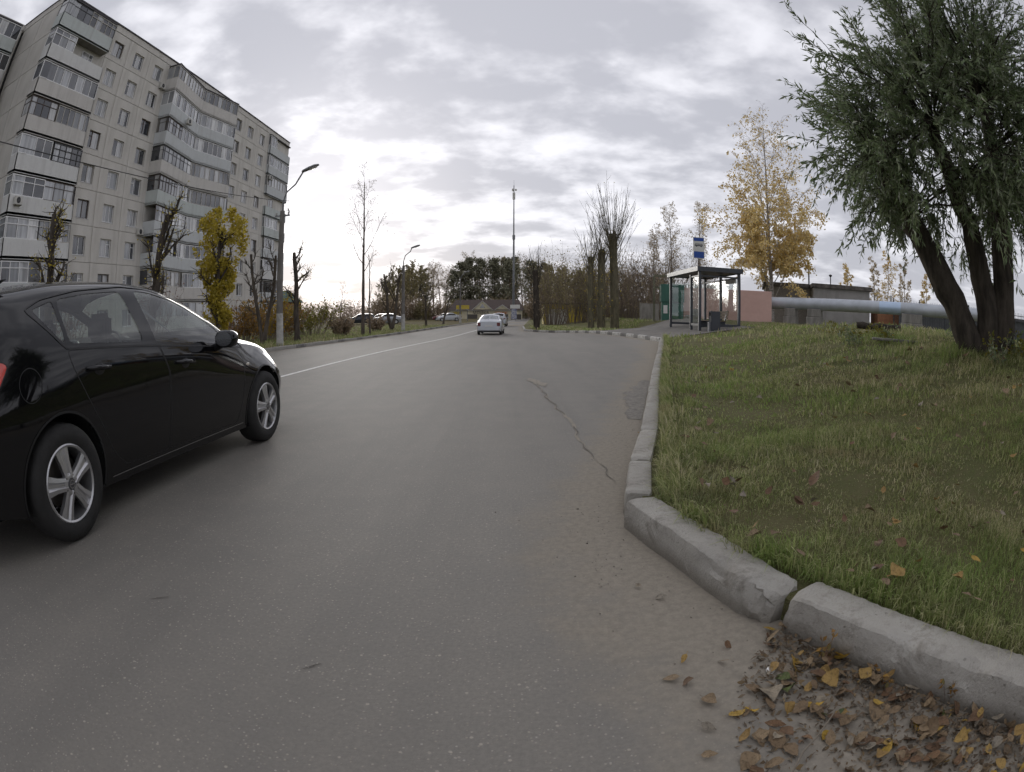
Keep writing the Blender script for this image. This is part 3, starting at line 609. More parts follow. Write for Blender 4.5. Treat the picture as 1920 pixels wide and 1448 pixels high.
class Body:
    """surface P(s,t): s along the car (rear axle 0), t 0 sill .. 3 belt .. 5 roof rail .. 7 centre line; right side y>0"""
    def __init__(s, sp):
        s.sp = sp; F = lambda k: pchip(*zip(*sp[k])); s.top = F('top'); s.belt = F('belt'); s.w = F('w'); s.wb = F('wb'); s.rw = F('rw'); s.drop = F('drop'); s.bot = F('bot')
    def P(s, u, t):
        u = np.asarray(u, float); t = np.asarray(t, float); W = s.w(u); bt = s.bot(u); be = s.belt(u); tp = s.top(u); wb = s.wb(u); rw = s.rw(u); zr = tp-s.drop(u); zr = np.maximum(zr, be+.01)
        cy = [W-.055, W-.012, W+.004, wb+.012, (wb+rw)/2+.028, rw, rw*.56, rw*0]
        cz = [bt, bt+(be-bt)*.30, bt+(be-bt)*.66, be-.015, be+(zr-be)*.52, zr, zr+(tp-zr)*.66, tp]
        cy = np.stack(cy); cz = np.stack(cz); i = np.clip(np.floor(t).astype(int), 0, 6); f = t-i; k = np.arange(len(u))
        def cr(c):
            p1 = c[i, k]; p2 = c[i+1, k]; p0 = np.where(i > 0, c[np.maximum(i-1, 0), k], 2*p1-p2); p3 = np.where(i < 6, c[np.minimum(i+2, 7), k], np.nan)
            mir = c[6, k]*(-1 if c is cy else 1); p3 = np.where(np.isnan(p3), mir, p3)
            return .5*(2*p1+(p2-p0)*f+(2*p0-5*p1+4*p2-p3)*f*f+(3*p1-p0-3*p2+p3)*f**3)
        return np.stack([u, cr(cy), cr(cz)], 1)
    def N(s, u, t):
        e = 1e-3; u = np.asarray(u, float); t = np.asarray(t, float); a = s.P(u+e, t)-s.P(u-e, t); b = s.P(u, np.minimum(t+e, 6.999))-s.P(u, np.maximum(t-e, 0)); n = np.cross(b, a); n /= np.linalg.norm(n, axis=1)[:, None]+1e-9; n[n[:, 1] < -.2] *= -1
        low = (n[:, 2] < 0) & (t > 5); n[low] *= -1; return n
    def tz(s, u, z, tmax=5.):
        ts = np.linspace(0, tmax, 120); zz = s.P(np.full(120, u), ts)[:, 2]; return float(np.interp(z, np.maximum.accumulate(zz), ts))
    def outline(s, pts, st=.04):
        """closed side-view outline [(s,z)] -> [(s,t)], densified"""
        o = []
        for a, b in zip(pts, pts[1:]+pts[:1]):
            k = max(1, int(math.hypot(b[0]-a[0], b[1]-a[1])/st))
            for i in range(k): f = i/k; u = a[0]+(b[0]-a[0])*f; z = a[1]+(b[1]-a[1])*f; o.append((u, s.tz(u, z)))
        return o
def smooth_poly(pts, n=2):
    for _ in range(n): pts = [q for a, b in zip(pts, pts[1:]+pts[:1]) for q in ((a[0]*.75+b[0]*.25, a[1]*.75+b[1]*.25), (a[0]*.25+b[0]*.75, a[1]*.25+b[1]*.75))]
    return pts
def round_poly(pts, r=.04):
    o = []
    n = len(pts)
    for i in range(n):
        p = Vector(pts[i]); a = Vector(pts[i-1])-p; b = Vector(pts[(i+1) % n])-p; ra = min(r, a.length*.4); rb = min(r, b.length*.4); A_ = p+a.normalized()*ra; B_ = p+b.normalized()*rb
        for t in (0, .5, 1): o.append(tuple((A_*(1-t)+p*t)*(1-t)+(p*(1-t)+B_*t)*t))
    return o
def sheet(B, s0, s1, st, tt, zones, cuts, SC=.16):
    """zones: name -> (s,t) outline; cuts: outlines removed. returns name -> (uv array, tri array)"""
    border = [(u, 0.) for u in np.arange(s0, s1, st)]+[(s1, t) for t in np.arange(0, 7, tt)]+[(u, 7.) for u in np.arange(s1, s0, -st)]+[(s0, t) for t in np.arange(7, 0, -tt)]
    V = [Vector((u, t*SC)) for u, t in border]; Fc = [list(range(len(V)))]; E = []
    def addp(pl):
        k = len(V); V.extend(Vector((u, max(.001, min(6.999, t))*SC)) for u, t in pl); E.extend((k+i, k+(i+1) % len(pl)) for i in range(len(pl)))
    for pl in list(zones.values())+cuts: addp(pl)
    edge = np.array([tuple(q) for q in V])
    gu, gt = np.meshgrid(np.arange(s0+st/2, s1, st), np.arange(tt/2, 7, tt)); g = np.stack([gu.ravel(), gt.ravel()*SC], 1)
    keep = np.array([np.min(np.abs(edge-p).sum(1)) > st*.35 for p in g]); V += [Vector(p) for p in g[keep]]
    r = geometry.delaunay_2d_cdt(V, E, Fc, 1, 1e-6); uv = np.array([tuple(p) for p in r[0]]); uv[:, 1] /= SC; tr = np.array([tuple(f) for f in r[2]], np.int32)
    c = uv[tr].mean(1); res = {}; left = np.ones(len(tr), bool)
    for pl in cuts: left &= ~inpoly(c, pl)
    for nme, pl in zones.items(): k = left & inpoly(c, pl); res[nme] = (uv, tr[k]); left &= ~k
    res['body'] = (uv, tr[left]); return res
def sheet_mesh(B, name, uv, tr, m, side=1, push=0., thick=0.):
    idx, inv = np.unique(tr, return_inverse=True); uv = uv[idx]; f = inv.reshape(-1, 3); p = B.P(uv[:, 0], uv[:, 1]); n = B.N(uv[:, 0], uv[:, 1]); p = p+n*push
    a, b, c = p[f[:, 0]], p[f[:, 1]], p[f[:, 2]]; fn = np.cross(b-a, c-a); bad = (fn*n[f[:, 0]]).sum(1) < 0; f[bad] = f[bad][:, ::-1]
    if side < 0: p = p*[1, -1, 1]; n = n*[1, -1, 1]; f = f[:, ::-1].copy()
    me = np_mesh(name, p, f.astype(np.int32), m, True); me.normals_split_custom_set_from_vertices([tuple(map(float, q)) for q in n]); return me
def ribbon_on(B, pl, w, m, name, parent, side=1, lift=.0015, closed=True):
    """thin dark line lying on the body along (s,t) points"""
    P_ = np.array(pl); p = B.P(P_[:, 0], P_[:, 1]); n = B.N(P_[:, 0], P_[:, 1])
    if side < 0: p = p*[1, -1, 1]; n = n*[1, -1, 1]
    if closed: t = np.roll(p, -1, 0)-np.roll(p, 1, 0)
    else: t = np.gradient(p, axis=0)
    t /= np.linalg.norm(t, axis=1)[:, None]+1e-9; x = np.cross(n, t); k = len(p); v = np.vstack([p+x*w+n*lift, p-x*w+n*lift]); f = [(i, (i+1) % k, k+(i+1) % k, k+i) for i in range(k if closed else k-1)]
    return mesh_ob(name, np_mesh(name, v, f, m, True), parent)
def carpaint(name, c, metallic=.0, rough=.35, dirt=.25):
    q = NT(name); f = q.noise(3, 5, .6); sz = q.n('ShaderNodeSeparateXYZ'); q.l(q.tc.outputs['Object'], sz.inputs[0])
    d = q.math('MULTIPLY', q.map(q.math('ADD', sz.outputs[2], q.math('MULTIPLY', f, .3)), .25, .75, 1, 0), dirt)
    q.set(Base_Color=q.mix(d, c, (.12, .105, .085)), Roughness=rough, Metallic=metallic); q.b.inputs['Coat Weight'].default_value = 1.0; q.b.inputs['Specular IOR Level'].default_value = .0; q.l(q.map(q.noise(14, 4, .6), .3, .8, .02, .09), q.b.inputs['Coat Roughness']); return q.m
M_black = carpaint('black_paint', (.005, .005, .006), 0, .45, .05); M_trim = mat('black_trim', (.012, .012, .013), .45, .1, 6); M_gloss = mat('gloss_black', (.008, .008, .009), .08, 0)
M_tyre = mat('tyre_rubber', (.022, .021, .02), .8, .3, 14, bump=.2, bscale=60); M_alloy = mat('alloy', (.55, .55, .56), .32, .1, 8, metallic=.85, c2=(.3, .28, .26)); M_void = mat('wheel_well', (.008, .008, .008), .95, 0); M_disc = mat('brake_disc', (.12, .11, .1), .4, .1, 6, metallic=.8)
M_glassc = glassmat('car_glass', (.66, .72, .69), (1, 1, 1), 1.75); M_seat = mat('seat_cloth', (.02, .021, .023), .9, .2, 20); M_chrome = mat('chrome_trim', (.45, .45, .46), .18, 0, metallic=1.)
M_red = mat('tail_lamp_red', (.55, .03, .015), .12, .05, 10, coat=1.); M_clear = mat('lamp_clear', (.5, .5, .5), .1, 0, coat=1.); M_amber = mat('repeater_lens', (.55, .5, .42), .15, 0, coat=1.); M_plate = mat('number_plate', (.6, .6, .58), .5, 0)

def wheel(parent, loc, side, rad=.322, rimr=.212, wd=.205, spokes=5, detail=True):
    """outer face towards +y*side"""
    w = empty('wheel', loc, 0, parent); M0 = Matrix.Rotation(-math.pi/2*side, 4, 'X')
    b = MB(); o_ = .0; prof = [(rimr-.006, -.012), (rimr+.012, .0), (rimr+.05, .006), (rad-.03, -.004), (rad-.008, -.02), (rad, -.045), (rad, -wd+.04), (rad-.008, -wd+.015), (rimr+.02, -wd), (rimr-.01, -wd+.02)]
    b.lathe(prof, 48 if detail else 20, M0); b.build('tyre', M_tyre, w, True, 50)
    if detail:
        b = MB(); b.lathe([(rimr, -.14), (rimr, -.02), (rimr+.004, -.006), (rimr-.004, .0), (rimr-.014, -.006), (rimr-.02, -.03), (rimr-.03, -.12)], 48, M0)
        n = 5
        for k in range(n):
            a = 2*math.pi*k/n+math.pi/2+.18; Mk = M0 @ Matrix.Rotation(a, 4, 'Z'); r1 = rimr-.012
            # one spoke: raised edges, sunken middle
            sec = [(.03, .036, .004), (.07, .036, .0), (.12, .040, -.004), (r1, .058, -.010)]; v = []
            for r_, hw, z in sec: v += [(r_, -hw, z-.03), (r_, -hw, z), (r_, -hw*.45, z+.004), (r_, -hw*.2, z-.008), (r_, hw*.2, z-.008), (r_, hw*.45, z+.004), (r_, hw, z), (r_, hw, z-.03)]
            f = [(i*8+j, (i+1)*8+j, (i+1)*8+j+1, i*8+j+1) for i in range(3) for j in range(7)]; b.add([Mk @ Vector(p) for p in v], [tuple(reversed(x)) for x in f] if side > 0 else f)
        b.lathe([(.062, -.03), (.06, .0), (.05, .004), (.034, .003)], 24, M0)
        b.build('rim', M_alloy, w, True, 40)
        b = MB(); b.lathe([(.034, -.001), (.031, .006), (.0, .008)], 20, M0); b.build('hub_cap', mat('hub_cap_grey', (.12, .12, .125), .35, 0, metallic=.6), w, True, 40)
        b = MB(); b.lathe([(.024, .0085), (.019, .0085)], 20, M0 @ Matrix.Translation((0, 0, .0005))); b.box(-.019, .019, -.0035, .0035, .0075, .0095, M0); b.build('emblem', M_chrome, w)
        for k in range(n):
            a = 2*math.pi*(k+.5)/n+math.pi/2+.18; b = MB(); b.lathe([(.0085, -.012), (.0085, .003), (.006, .005), (0, .005)], 6, M0 @ Matrix.Translation((.05*math.cos(a), .05*math.sin(a), 0))); b.build('wheel_nut', M_disc, w)
        b = MB(); b.lathe([(.0, -.085), (.15, -.085), (.15, -.1)], 32, M0); b.build('brake_disc', M_disc, w); b = MB(); b.lathe([(0, -.15), (rimr-.002, -.15)], 32, M0); b.build('wheel_back', M_void, w)
    else:
        b = MB(); b.lathe([(rimr, -.02), (rimr-.02, .0), (.05, -.01), (0, .004)], 16, M0); b.build('rim', M_alloy, w, True, 40)
    return w

ASTRA = dict(
    top=[(-.79, .80), (-.76, .93), (-.70, 1.05), (-.60, 1.18), (-.48, 1.31), (-.36, 1.395), (-.1, 1.425), (.35, 1.458), (.85, 1.468), (1.25, 1.445), (1.6, 1.375), (1.95, 1.235), (2.4, 1.01), (2.6, .965), (2.95, .905), (3.2, .83), (3.36, .74), (3.46, .62), (3.52, .50)],
    belt=[(-.79, .70), (-.74, .86), (-.6, 1.02), (-.3, 1.07), (.1, 1.045), (.9, 1.003), (1.85, .935), (2.3, .888), (2.7, .85), (3.0, .80), (3.25, .71), (3.45, .56), (3.52, .45)],
    w=[(-.79, .70), (-.72, .80), (-.5, .875), (-.1, .907), (.5, .893), (1.3, .890), (2.2, .893), (2.7, .905), (3.0, .87), (3.25, .78), (3.42, .66), (3.52, .5)],
    wb=[(-.79, .60), (-.7, .70), (-.5, .79), (-.1, .855), (.5, .866), (1.3, .866), (2.2, .845), (2.6, .80), (3.0, .74), (3.25, .66), (3.52, .42)],
    rw=[(-.79, .5), (-.65, .56), (-.4, .60), (0., .615), (.8, .635), (1.3, .63), (1.7, .65), (2.1, .70), (2.45, .72), (2.8, .66), (3.1, .58), (3.52, .36)],
    drop=[(-.79, .06), (-.4, .07), (0, .075), (.8, .085), (1.3, .09), (1.7, .10), (2.1, .095), (2.4, .05), (2.8, .03), (3.52, .02)],
    bot=[(-.79, .34), (-.55, .26), (-.3, .22), (.4, .20), (2.2, .19), (3.0, .2), (3.4, .22), (3.52, .26)])
def arch(cx, r, z=.325): return [(cx+r*math.cos(a), z+r*math.sin(a)) for a in np.linspace(-.28, math.pi+.28, 30)]

def black_car(loc, yaw):
    B = Body(ASTRA); t0 = empty('hatchback_car', loc, yaw)
    tag(t0, 'glossy black five-door hatchback with five-spoke alloy wheels passing close by', 'car')
    root = empty('shell', (0, 0, 0), 0, t0) if False else t0
    gl_q = [(-.10, 1.245), (.02, 1.275), (.098, 1.292), (.098, 1.055), (.06, 1.075)]
    gl_r = [(.135, 1.05), (.135, 1.298), (.45, 1.33), (.80, 1.345), (.88, 1.012)]
    gl_f = [(1.02, 1.002), (.965, 1.348), (1.17, 1.338), (1.50, 1.272), (1.80, 1.152), (1.98, 1.04), (2.02, .93)]
    gl_t = [(2.06, .93), (2.05, 1.0), (2.26, .895)]
    dl = [(-.165, 1.248), (0, 1.302), (.35, 1.350), (.85, 1.378), (1.18, 1.364), (1.52, 1.296), (1.82, 1.175), (2.12, 1.0), (2.335, .880), (1.85, .918), (.9, .985), (.1, 1.022)]
    d_r = [(.105, 1.015), (.14, .92), (.27, .72), (.39, .55), (.47, .40), (.60, .29), (1.12, .275), (1.145, .55), (1.145, .80), (1.04, .975), (.97, .985)]
    d_f = [(1.05, .98), (1.155, .80), (1.155, .55), (1.13, .275), (2.16, .268), (2.22, .40), (2.27, .6), (2.28, .8), (2.20, .888), (1.85, .918)]
    lamp = [(-.755, .80), (-.735, .99), (-.60, 1.03), (-.41, 1.0), (-.385, .975), (-.47, .88), (-.57, .80)]
    head = [(2.78, .80), (3.0, .775), (3.3, .66), (3.40, .57), (3.2, .58), (2.95, .66)]
    O = lambda p, r=.03: B.outline(round_poly(p, r))
    zones = dict(quarter=O(gl_q, .02), rear=O(gl_r, .045), front=O(gl_f, .04), tri=O(gl_t, .015), surround=O(dl, .03), rear_door=O(d_r), front_door=O(d_f), tail=O(lamp, .03), headlamp=O(head, .03))
    zones['windscreen'] = [(u, t) for u, t in [(1.62, 5.12), (1.56, 5.6), (1.53, 6.2), (1.52, 6.999), (2.42, 6.999), (2.41, 6.2), (2.37, 5.5), (2.28, 5.1), (2.0, 5.08), (1.8, 5.08)]]
    zones['hatch_glass'] = [(-.42, 5.25), (-.41, 6.999), (-.62, 6.999), (-.63, 5.6), (-.60, 5.15)]
    cuts = [B.outline(arch(0, .372)), B.outline(arch(2.685, .368))]
    parts = sheet(B, -.79, 3.52, .05, .22, zones, cuts)
    for sd in (1, -1):
        mk = lambda nme, key, m, push=0., par=t0: mesh_ob(nme, sheet_mesh(B, nme, *parts[key], m, sd, push), par)
        body = mk('body', 'body', M_black); mk('window_surround', 'surround', M_gloss, -.001)
        rd = mk('rear_door', 'rear_door', M_black); fd = mk('front_door', 'front_door', M_black)
        mk('window_pane', 'rear', M_glassc, -.004, rd); mk('window_pane', 'front', M_glassc, -.004, fd); mk('quarter_window', 'quarter', M_glassc, -.004); mk('quarter_window', 'tri', M_glassc, -.004)
        mk('tail_lamp', 'tail', M_red, .004); mk('headlamp', 'headlamp', M_clear, .003); mk('windscreen', 'windscreen', M_glassc, -.003); mk('rear_window', 'hatch_glass', M_glassc, -.003)
        for key in ('rear_door', 'front_door'): ribbon_on(B, zones[key], .0035, M_trim, 'door_gap', rd if key == 'rear_door' else fd, sd, .0008)
        ribbon_on(B, zones['surround'], .006, M_trim, 'window_seal', t0, sd, .003); ribbon_on(B, zones['tail'], .003, M_trim, 'lamp_gap', t0, sd, .005)
        th = np.linspace(0, 6.283, 24, endpoint=False); fc = [(-.235+.088*math.cos(a), .87+.085*math.sin(a)) for a in th]; ribbon_on(B, [(u, B.tz(u, z)) for u, z in fc], .0025, M_trim, 'fuel_flap', t0, sd) if sd < 0 else None
        for cx, r in ((0, .372), (2.685, .368)): ribbon_on(B, [(u, B.tz(u, z)) for u, z in arch(cx, r+.006)], .007, M_trim, 'arch_lip', t0, sd, .003, False)
        ribbon_on(B, [(u, B.tz(u, .245)) for u in np.linspace(.45, 2.27, 40)], .0035, M_chrome, 'sill_strip', t0, sd, .003, False)
        # handles: pull bar standing off a scooped plate
        for par, (hs, hz) in ((rd, (.37, .90)), (fd, (1.35, .845))):
            p = B.P([hs], [B.tz(hs, hz)])[0]; y0 = p[1]
            b = MB(); pts = [(hs-.10, (y0-.004)*sd, hz+.004), (hs-.085, (y0+.03)*sd, hz+.002), (hs, (y0+.038)*sd, hz), (hs+.085, (y0+.03)*sd, hz-.005), (hs+.10, (y0-.004)*sd, hz-.006)]; b.tube(pts, [.012, .015, .016, .015, .012], 8); b.build('handle', M_black, par, True, 60)
            b = MB(); b.lathe([(.0, .004), (.035, .003), (.045, .0)], 16, Matrix.Translation((hs+.01, (y0+.0005)*sd, hz-.012)) @ Matrix.Diagonal((1.2, 1, .8, 1)) @ Matrix.Rotation(-math.pi/2*sd, 4, 'X')); b.build('handle_recess', M_trim, par, True)
        # wing mirror: stalk and shaped housing with glass facing back
        mx, my, mz = 1.82, .885, .955
        b = MB(); b.tube([(mx+.02, (my-.05)*sd, mz-.055), (mx, (my+.04)*sd, mz-.03), (mx-.01, (my+.09)*sd, mz)], [.035, .028, .04], 10); mr_ = b.build('mirror_stalk', M_trim, t0, True, 60)
        b = MB(); sec = [(-.075, .86, .8), (-.06, 1., 1.), (-.02, 1.02, 1.02), (.02, .93, .92), (.055, .7, .66), (.075, .35, .3)]; v = []; f = []
        for x, a, c in sec:
            for k in range(20):
                an = 2*math.pi*k/20; ey = math.copysign(abs(math.cos(an))**.75, math.cos(an)); ez = math.copysign(abs(math.sin(an))**.75, math.sin(an)); v.append((mx+x, (my+.12+.092*a*ey)*sd, mz+.02+.066*c*ez))
        f = [(i*20+k, i*20+(k+1) % 20, (i+1)*20+(k+1) % 20, (i+1)*20+k) for i in range(len(sec)-1) for k in range(20)]+[tuple(range(20)), tuple(range(100, 120))]
        b.add(v, f); b.build('mirror_housing', M_black, t0, True, 50)
        b = MB(); b.lathe([(.0, 0), (.09, 0)], 20, Matrix.Translation((mx-.0765, (my+.12)*sd, mz+.02)) @ Matrix.Rotation(math.pi/2, 4, 'Y') @ Matrix.Diagonal((.6, .86, 1, 1))); b.build('mirror_glass', M_chrome, t0)
        b = MB(); p = B.P([2.36], [B.tz(2.36, .735)])[0]; b.lathe([(.0, .005), (.014, .004), (.018, 0)], 14, Matrix.Translation((2.36, p[1]*sd, .735)) @ Matrix.Diagonal((1.9, 1, .8, 1)) @ Matrix.Rotation(-math.pi/2*sd, 4, 'X')); b.build('side_repeater', M_amber, t0, True)
        for cx in (0, 2.685):
            wheel(t0, (cx, .902*sd, .322), sd)
            b = MB(); aa = np.linspace(-.3, math.pi+.3, 25); v = [(cx+.384*math.cos(a), yy*sd, .325+.384*math.sin(a)) for yy in (.85, .58) for a in aa]; b.add(v+[(cx, .58*sd, .325)], [(i, i+1, 26+i, 25+i) for i in range(24)]+[(25+i, 26+i, 50) for i in range(24)]); b.build('wheel_housing', M_void, t0)
        # seats and head rests
        for sx in (1.12, .18):
            b = MB(); b.prism([(sx-.12, .34), (sx+.42, .38), (sx+.46, .50), (sx+.05, .50), (sx-.12, 1.0), (sx-.22, 1.0), (sx-.16, .6)], .12, .60, Matrix(((1, 0, 0, 0), (0, 0, sd, 0), (0, 1, 0, 0), (0, 0, 0, 1)))); bevel(b.build('seat', M_seat, t0), .03)
            b = MB(); b.box(sx-.26, sx-.16, min(.24*sd, .5*sd), max(.24*sd, .5*sd), 1.02, 1.22); bevel(b.build('head_rest', M_seat, t0), .04, 3)
    b = MB(); b.box(-.72, 3.35, -.60, .60, .19, .33); b.build('underbody', M_void, t0)
    b = MB(); pl = B.P(np.full(30, -.79), np.linspace(0, 6.999, 30)); ring = [tuple(p) for p in pl]+[(p[0], -p[1], p[2]) for p in pl[::-1]]; b.add(ring, [tuple(range(len(ring)))]); b.build('tailgate', M_black, t0)
    b = MB(); pl = B.P(np.full(30, 3.52), np.linspace(0, 6.999, 30)); ring = [tuple(p) for p in pl]+[(p[0], -p[1], p[2]) for p in pl[::-1]]; b.add(ring, [tuple(range(len(ring)))[::-1]]); b.build('front_bumper', M_trim, t0)
    b = MB(); b.prism([(-.36, 1.36), (-.2, 1.432), (-.36, 1.418), (-.52, 1.385), (-.53, 1.37)], -.56, .56, Matrix(((1, 0, 0, 0), (0, 0, 1, 0), (0, 1, 0, 0), (0, 0, 0, 1)))); bevel(b.build('spoiler', M_black, t0), .008)
    b = MB(); b.box(1.95, 2.2, -.62, .62, .8, .93); bevel(b.build('dashboard', M_seat, t0), .05, 3)
    b = MB(); b.lathe([(.17, -.012), (.185, 0), (.17, .012), (.158, 0)], 24, Matrix.Translation((1.75, .36, .93)) @ Matrix.Rotation(-1.1, 4, 'Y'), True); b.build('steering_wheel', M_trim, t0, True)
    b = MB(); b.box(-.5, 2.2, -.7, .7, .33, .36); b.build('floor_pan', M_seat, t0)
    return t0
YAWC = .0343; _rt = Vector((math.cos(YAWC), -math.sin(YAWC), 0))
oc = Vector((-2.3079, 2.0474, 0))-_rt*.905
black_car((oc.x, oc.y, 0), math.pi/2-YAWC)

M_dred = mat('tail_lamp_dim', (.14, .03, .03), .15, 0, coat=1.)
def small_car(loc, yaw, name, label, paint, sp, rear_detail=False, L0=-.85, L1=3.3, group=None, glass=None):
    B = Body(sp); t0 = empty(name, loc, yaw); tag(t0, label, 'car', group)
    O = lambda p, r=.04: B.outline(round_poly(p, r), .1)
    zones = dict(side=O(sp['glass']), windscreen=[(sp['ws'][0], 5.1), (sp['ws'][0]-.05, 6.999), (sp['ws'][1], 6.999), (sp['ws'][1]-.1, 5.1)], back=[(sp['bw'][0], 5.1), (sp['bw'][0]+.0, 6.999), (sp['bw'][1], 6.999), (sp['bw'][1], 5.1)])
    cuts = [B.outline(arch(0, .35, .30), .1), B.outline(arch(2.5, .35, .30), .1)]
    parts = sheet(B, L0, L1, .12, .5, zones, cuts); gm = glass or M_gloss
    for sd in (1, -1):
        for nme, key, m, push in (('body', 'body', paint, 0), ('side_window', 'side', gm, .004), ('windscreen', 'windscreen', gm, .004), ('rear_window', 'back', gm, .004)): mesh_ob(nme, sheet_mesh(B, nme, *parts[key], m, sd, push), t0)
        for cx in (0, 2.5): wheel(t0, (cx, (sp['tw'])*sd, .30), sd, .30, .19, .18, 5, False)
        b = MB(); b.box(1.62, 1.74, min(.84*sd, 1.0*sd), max(.84*sd, 1.0*sd), .93, 1.04); bevel(b.build('mirror', paint, t0), .02)
    b = MB(); b.box(L0+.1, L1-.1, -.6, .6, .18, .34); b.build('underbody', M_void, t0)
    for u, nm in ((L0, 'rear_panel'), (L1, 'front_panel')):
        b = MB(); pl = B.P(np.full(24, u), np.linspace(0, 6.999, 24)); ring = [tuple(p) for p in pl]+[(p[0], -p[1], p[2]) for p in pl[::-1]]; b.add(ring, [tuple(range(len(ring)))]); b.build(nm, paint, t0)
    y1 = float(B.w(L0)); zt = float(B.top(L0)); x = L0
    for sd in (1, -1):
        b = MB(); b.box(x-.03, x+.12, min((y1-.20)*sd, (y1+.02)*sd), max((y1-.20)*sd, (y1+.02)*sd), zt-.30, zt-.06); bevel(b.build('tail_lamp', M_dred, t0), .02)
        b = MB(); y2 = float(B.w(L1)); zf = float(B.top(L1)); b.box(L1-.15, L1+.02, min((y2-.22)*sd, (y2+.0)*sd), max((y2-.22)*sd, (y2+.0)*sd), zf-.17, zf-.03); bevel(b.build('headlamp', M_clear, t0), .02)
    b = MB(); b.box(x-.06, x+.2, -y1+.02, y1-.02, .30, .54); bevel(b.build('rear_bumper', paint, t0), .03); b = MB(); b.box(x-.045, x+.2, -y1+.06, y1-.06, .18, .298); b.build('bumper_skirt', M_trim, t0)
    b = MB(); b.box(x-.068, x-.04, -.26, .26, .56, .67); b.build('number_plate', M_plate, t0)
    return t0
SEDAN = dict(top=[(-.85, .90), (-.8, .98), (-.4, 1.03), (-.2, 1.06), (.1, 1.21), (.4, 1.35), (.8, 1.42), (1.2, 1.42), (1.5, 1.36), (2.2, .99), (2.8, .90), (3.2, .78), (3.3, .66)],
    belt=[(-.85, .80), (-.5, .93), (.5, .95), (1.8, .91), (2.3, .87), (2.9, .78), (3.3, .6)], w=[(-.85, .74), (-.7, .80), (-.2, .845), (1.5, .845), (2.6, .84), (3.0, .8), (3.3, .66)], wb=[(-.85, .66), (-.6, .74), (0, .80), (1.6, .80), (2.3, .77), (3.0, .68), (3.3, .55)],
    rw=[(-.85, .60), (-.3, .66), (.2, .57), (.8, .56), (1.4, .57), (2.0, .66), (2.5, .66), (3.3, .48)], drop=[(-.85, .03), (-.3, .03), (.3, .08), (1.2, .09), (2.0, .07), (2.5, .03), (3.3, .02)], bot=[(-.85, .32), (-.4, .22), (2.5, .2), (3.3, .24)],
    glass=[(.0, .99), (.15, 1.12), (.45, 1.28), (.8, 1.33), (1.25, 1.32), (1.55, 1.22), (1.95, .98)], ws=(1.48, 2.15), bw=(.40, -.16), tw=.83)
WAGON = dict(SEDAN, top=[(-.8, .95), (-.76, 1.1), (-.6, 1.3), (-.4, 1.42), (.3, 1.48), (1.1, 1.47), (1.5, 1.38), (2.2, 1.0), (2.8, .92), (3.2, .8), (3.3, .66)], rw=[(-.85, .52), (-.5, .56), (.2, .58), (.8, .58), (1.4, .58), (2.0, .66), (2.5, .66), (3.3, .48)], drop=[(-.85, .05), (-.3, .08), (.3, .09), (1.2, .09), (2.0, .07), (2.5, .03), (3.3, .02)],
    glass=[(-.45, 1.0), (-.4, 1.2), (-.2, 1.36), (.8, 1.39), (1.25, 1.36), (1.55, 1.24), (1.95, .98)], bw=(-.42, -.72))
M_wglass = mat('pale_reflecting_glass', (.10, .12, .13), .08, .1, 1, coat=1., spec=1.0); M_whitep = carpaint('white_paint', (.55, .57, .60), 0, .4, .2); M_silver = carpaint('silver_paint', (.35, .36, .38), .4, .35, .2); M_darkp = carpaint('dark_paint', (.03, .035, .045), 0, .35, .2); M_winep = carpaint('wine_paint', (.12, .03, .03), 0, .4, .2)
HD = math.pi/2-RY
c = small_car((-1.42, 36.4, -.18), HD, 'sedan_car', 'white sedan seen from behind, driving away down the road', M_whitep, SEDAN, glass=M_wglass); c.scale = (.93, .93, .93)
small_car((-1.45, 62, -.18), HD, 'parked_car', 'white car partly hidden behind the white sedan', M_whitep, WAGON)
for (x, y, m, sp, rz, lb) in ((-19.5, 76, M_darkp, WAGON, .2, 'dark car parked on the grass behind the birch trunk'), (-17.6, 80, M_winep, SEDAN, .1, 'dark red car between the dark and the silver parked cars'), (-15.2, 74, M_silver, SEDAN, .15, 'silver car parked nearest the road on the left'),
        (-11.5, 106, M_winep, SEDAN, .1, 'dull reddish car parked left of the yellow sign'), (-9.6, 98, M_whitep, SEDAN, .2, 'white car parked under the yellow sign'), (-33, 82, M_darkp, SEDAN, .0, 'dark blue car half hidden by the bushes')):
    small_car((x, y, ll(x, y)-.02), rz+math.pi, 'parked_car', lb, m, sp, group='cars parked on the left')
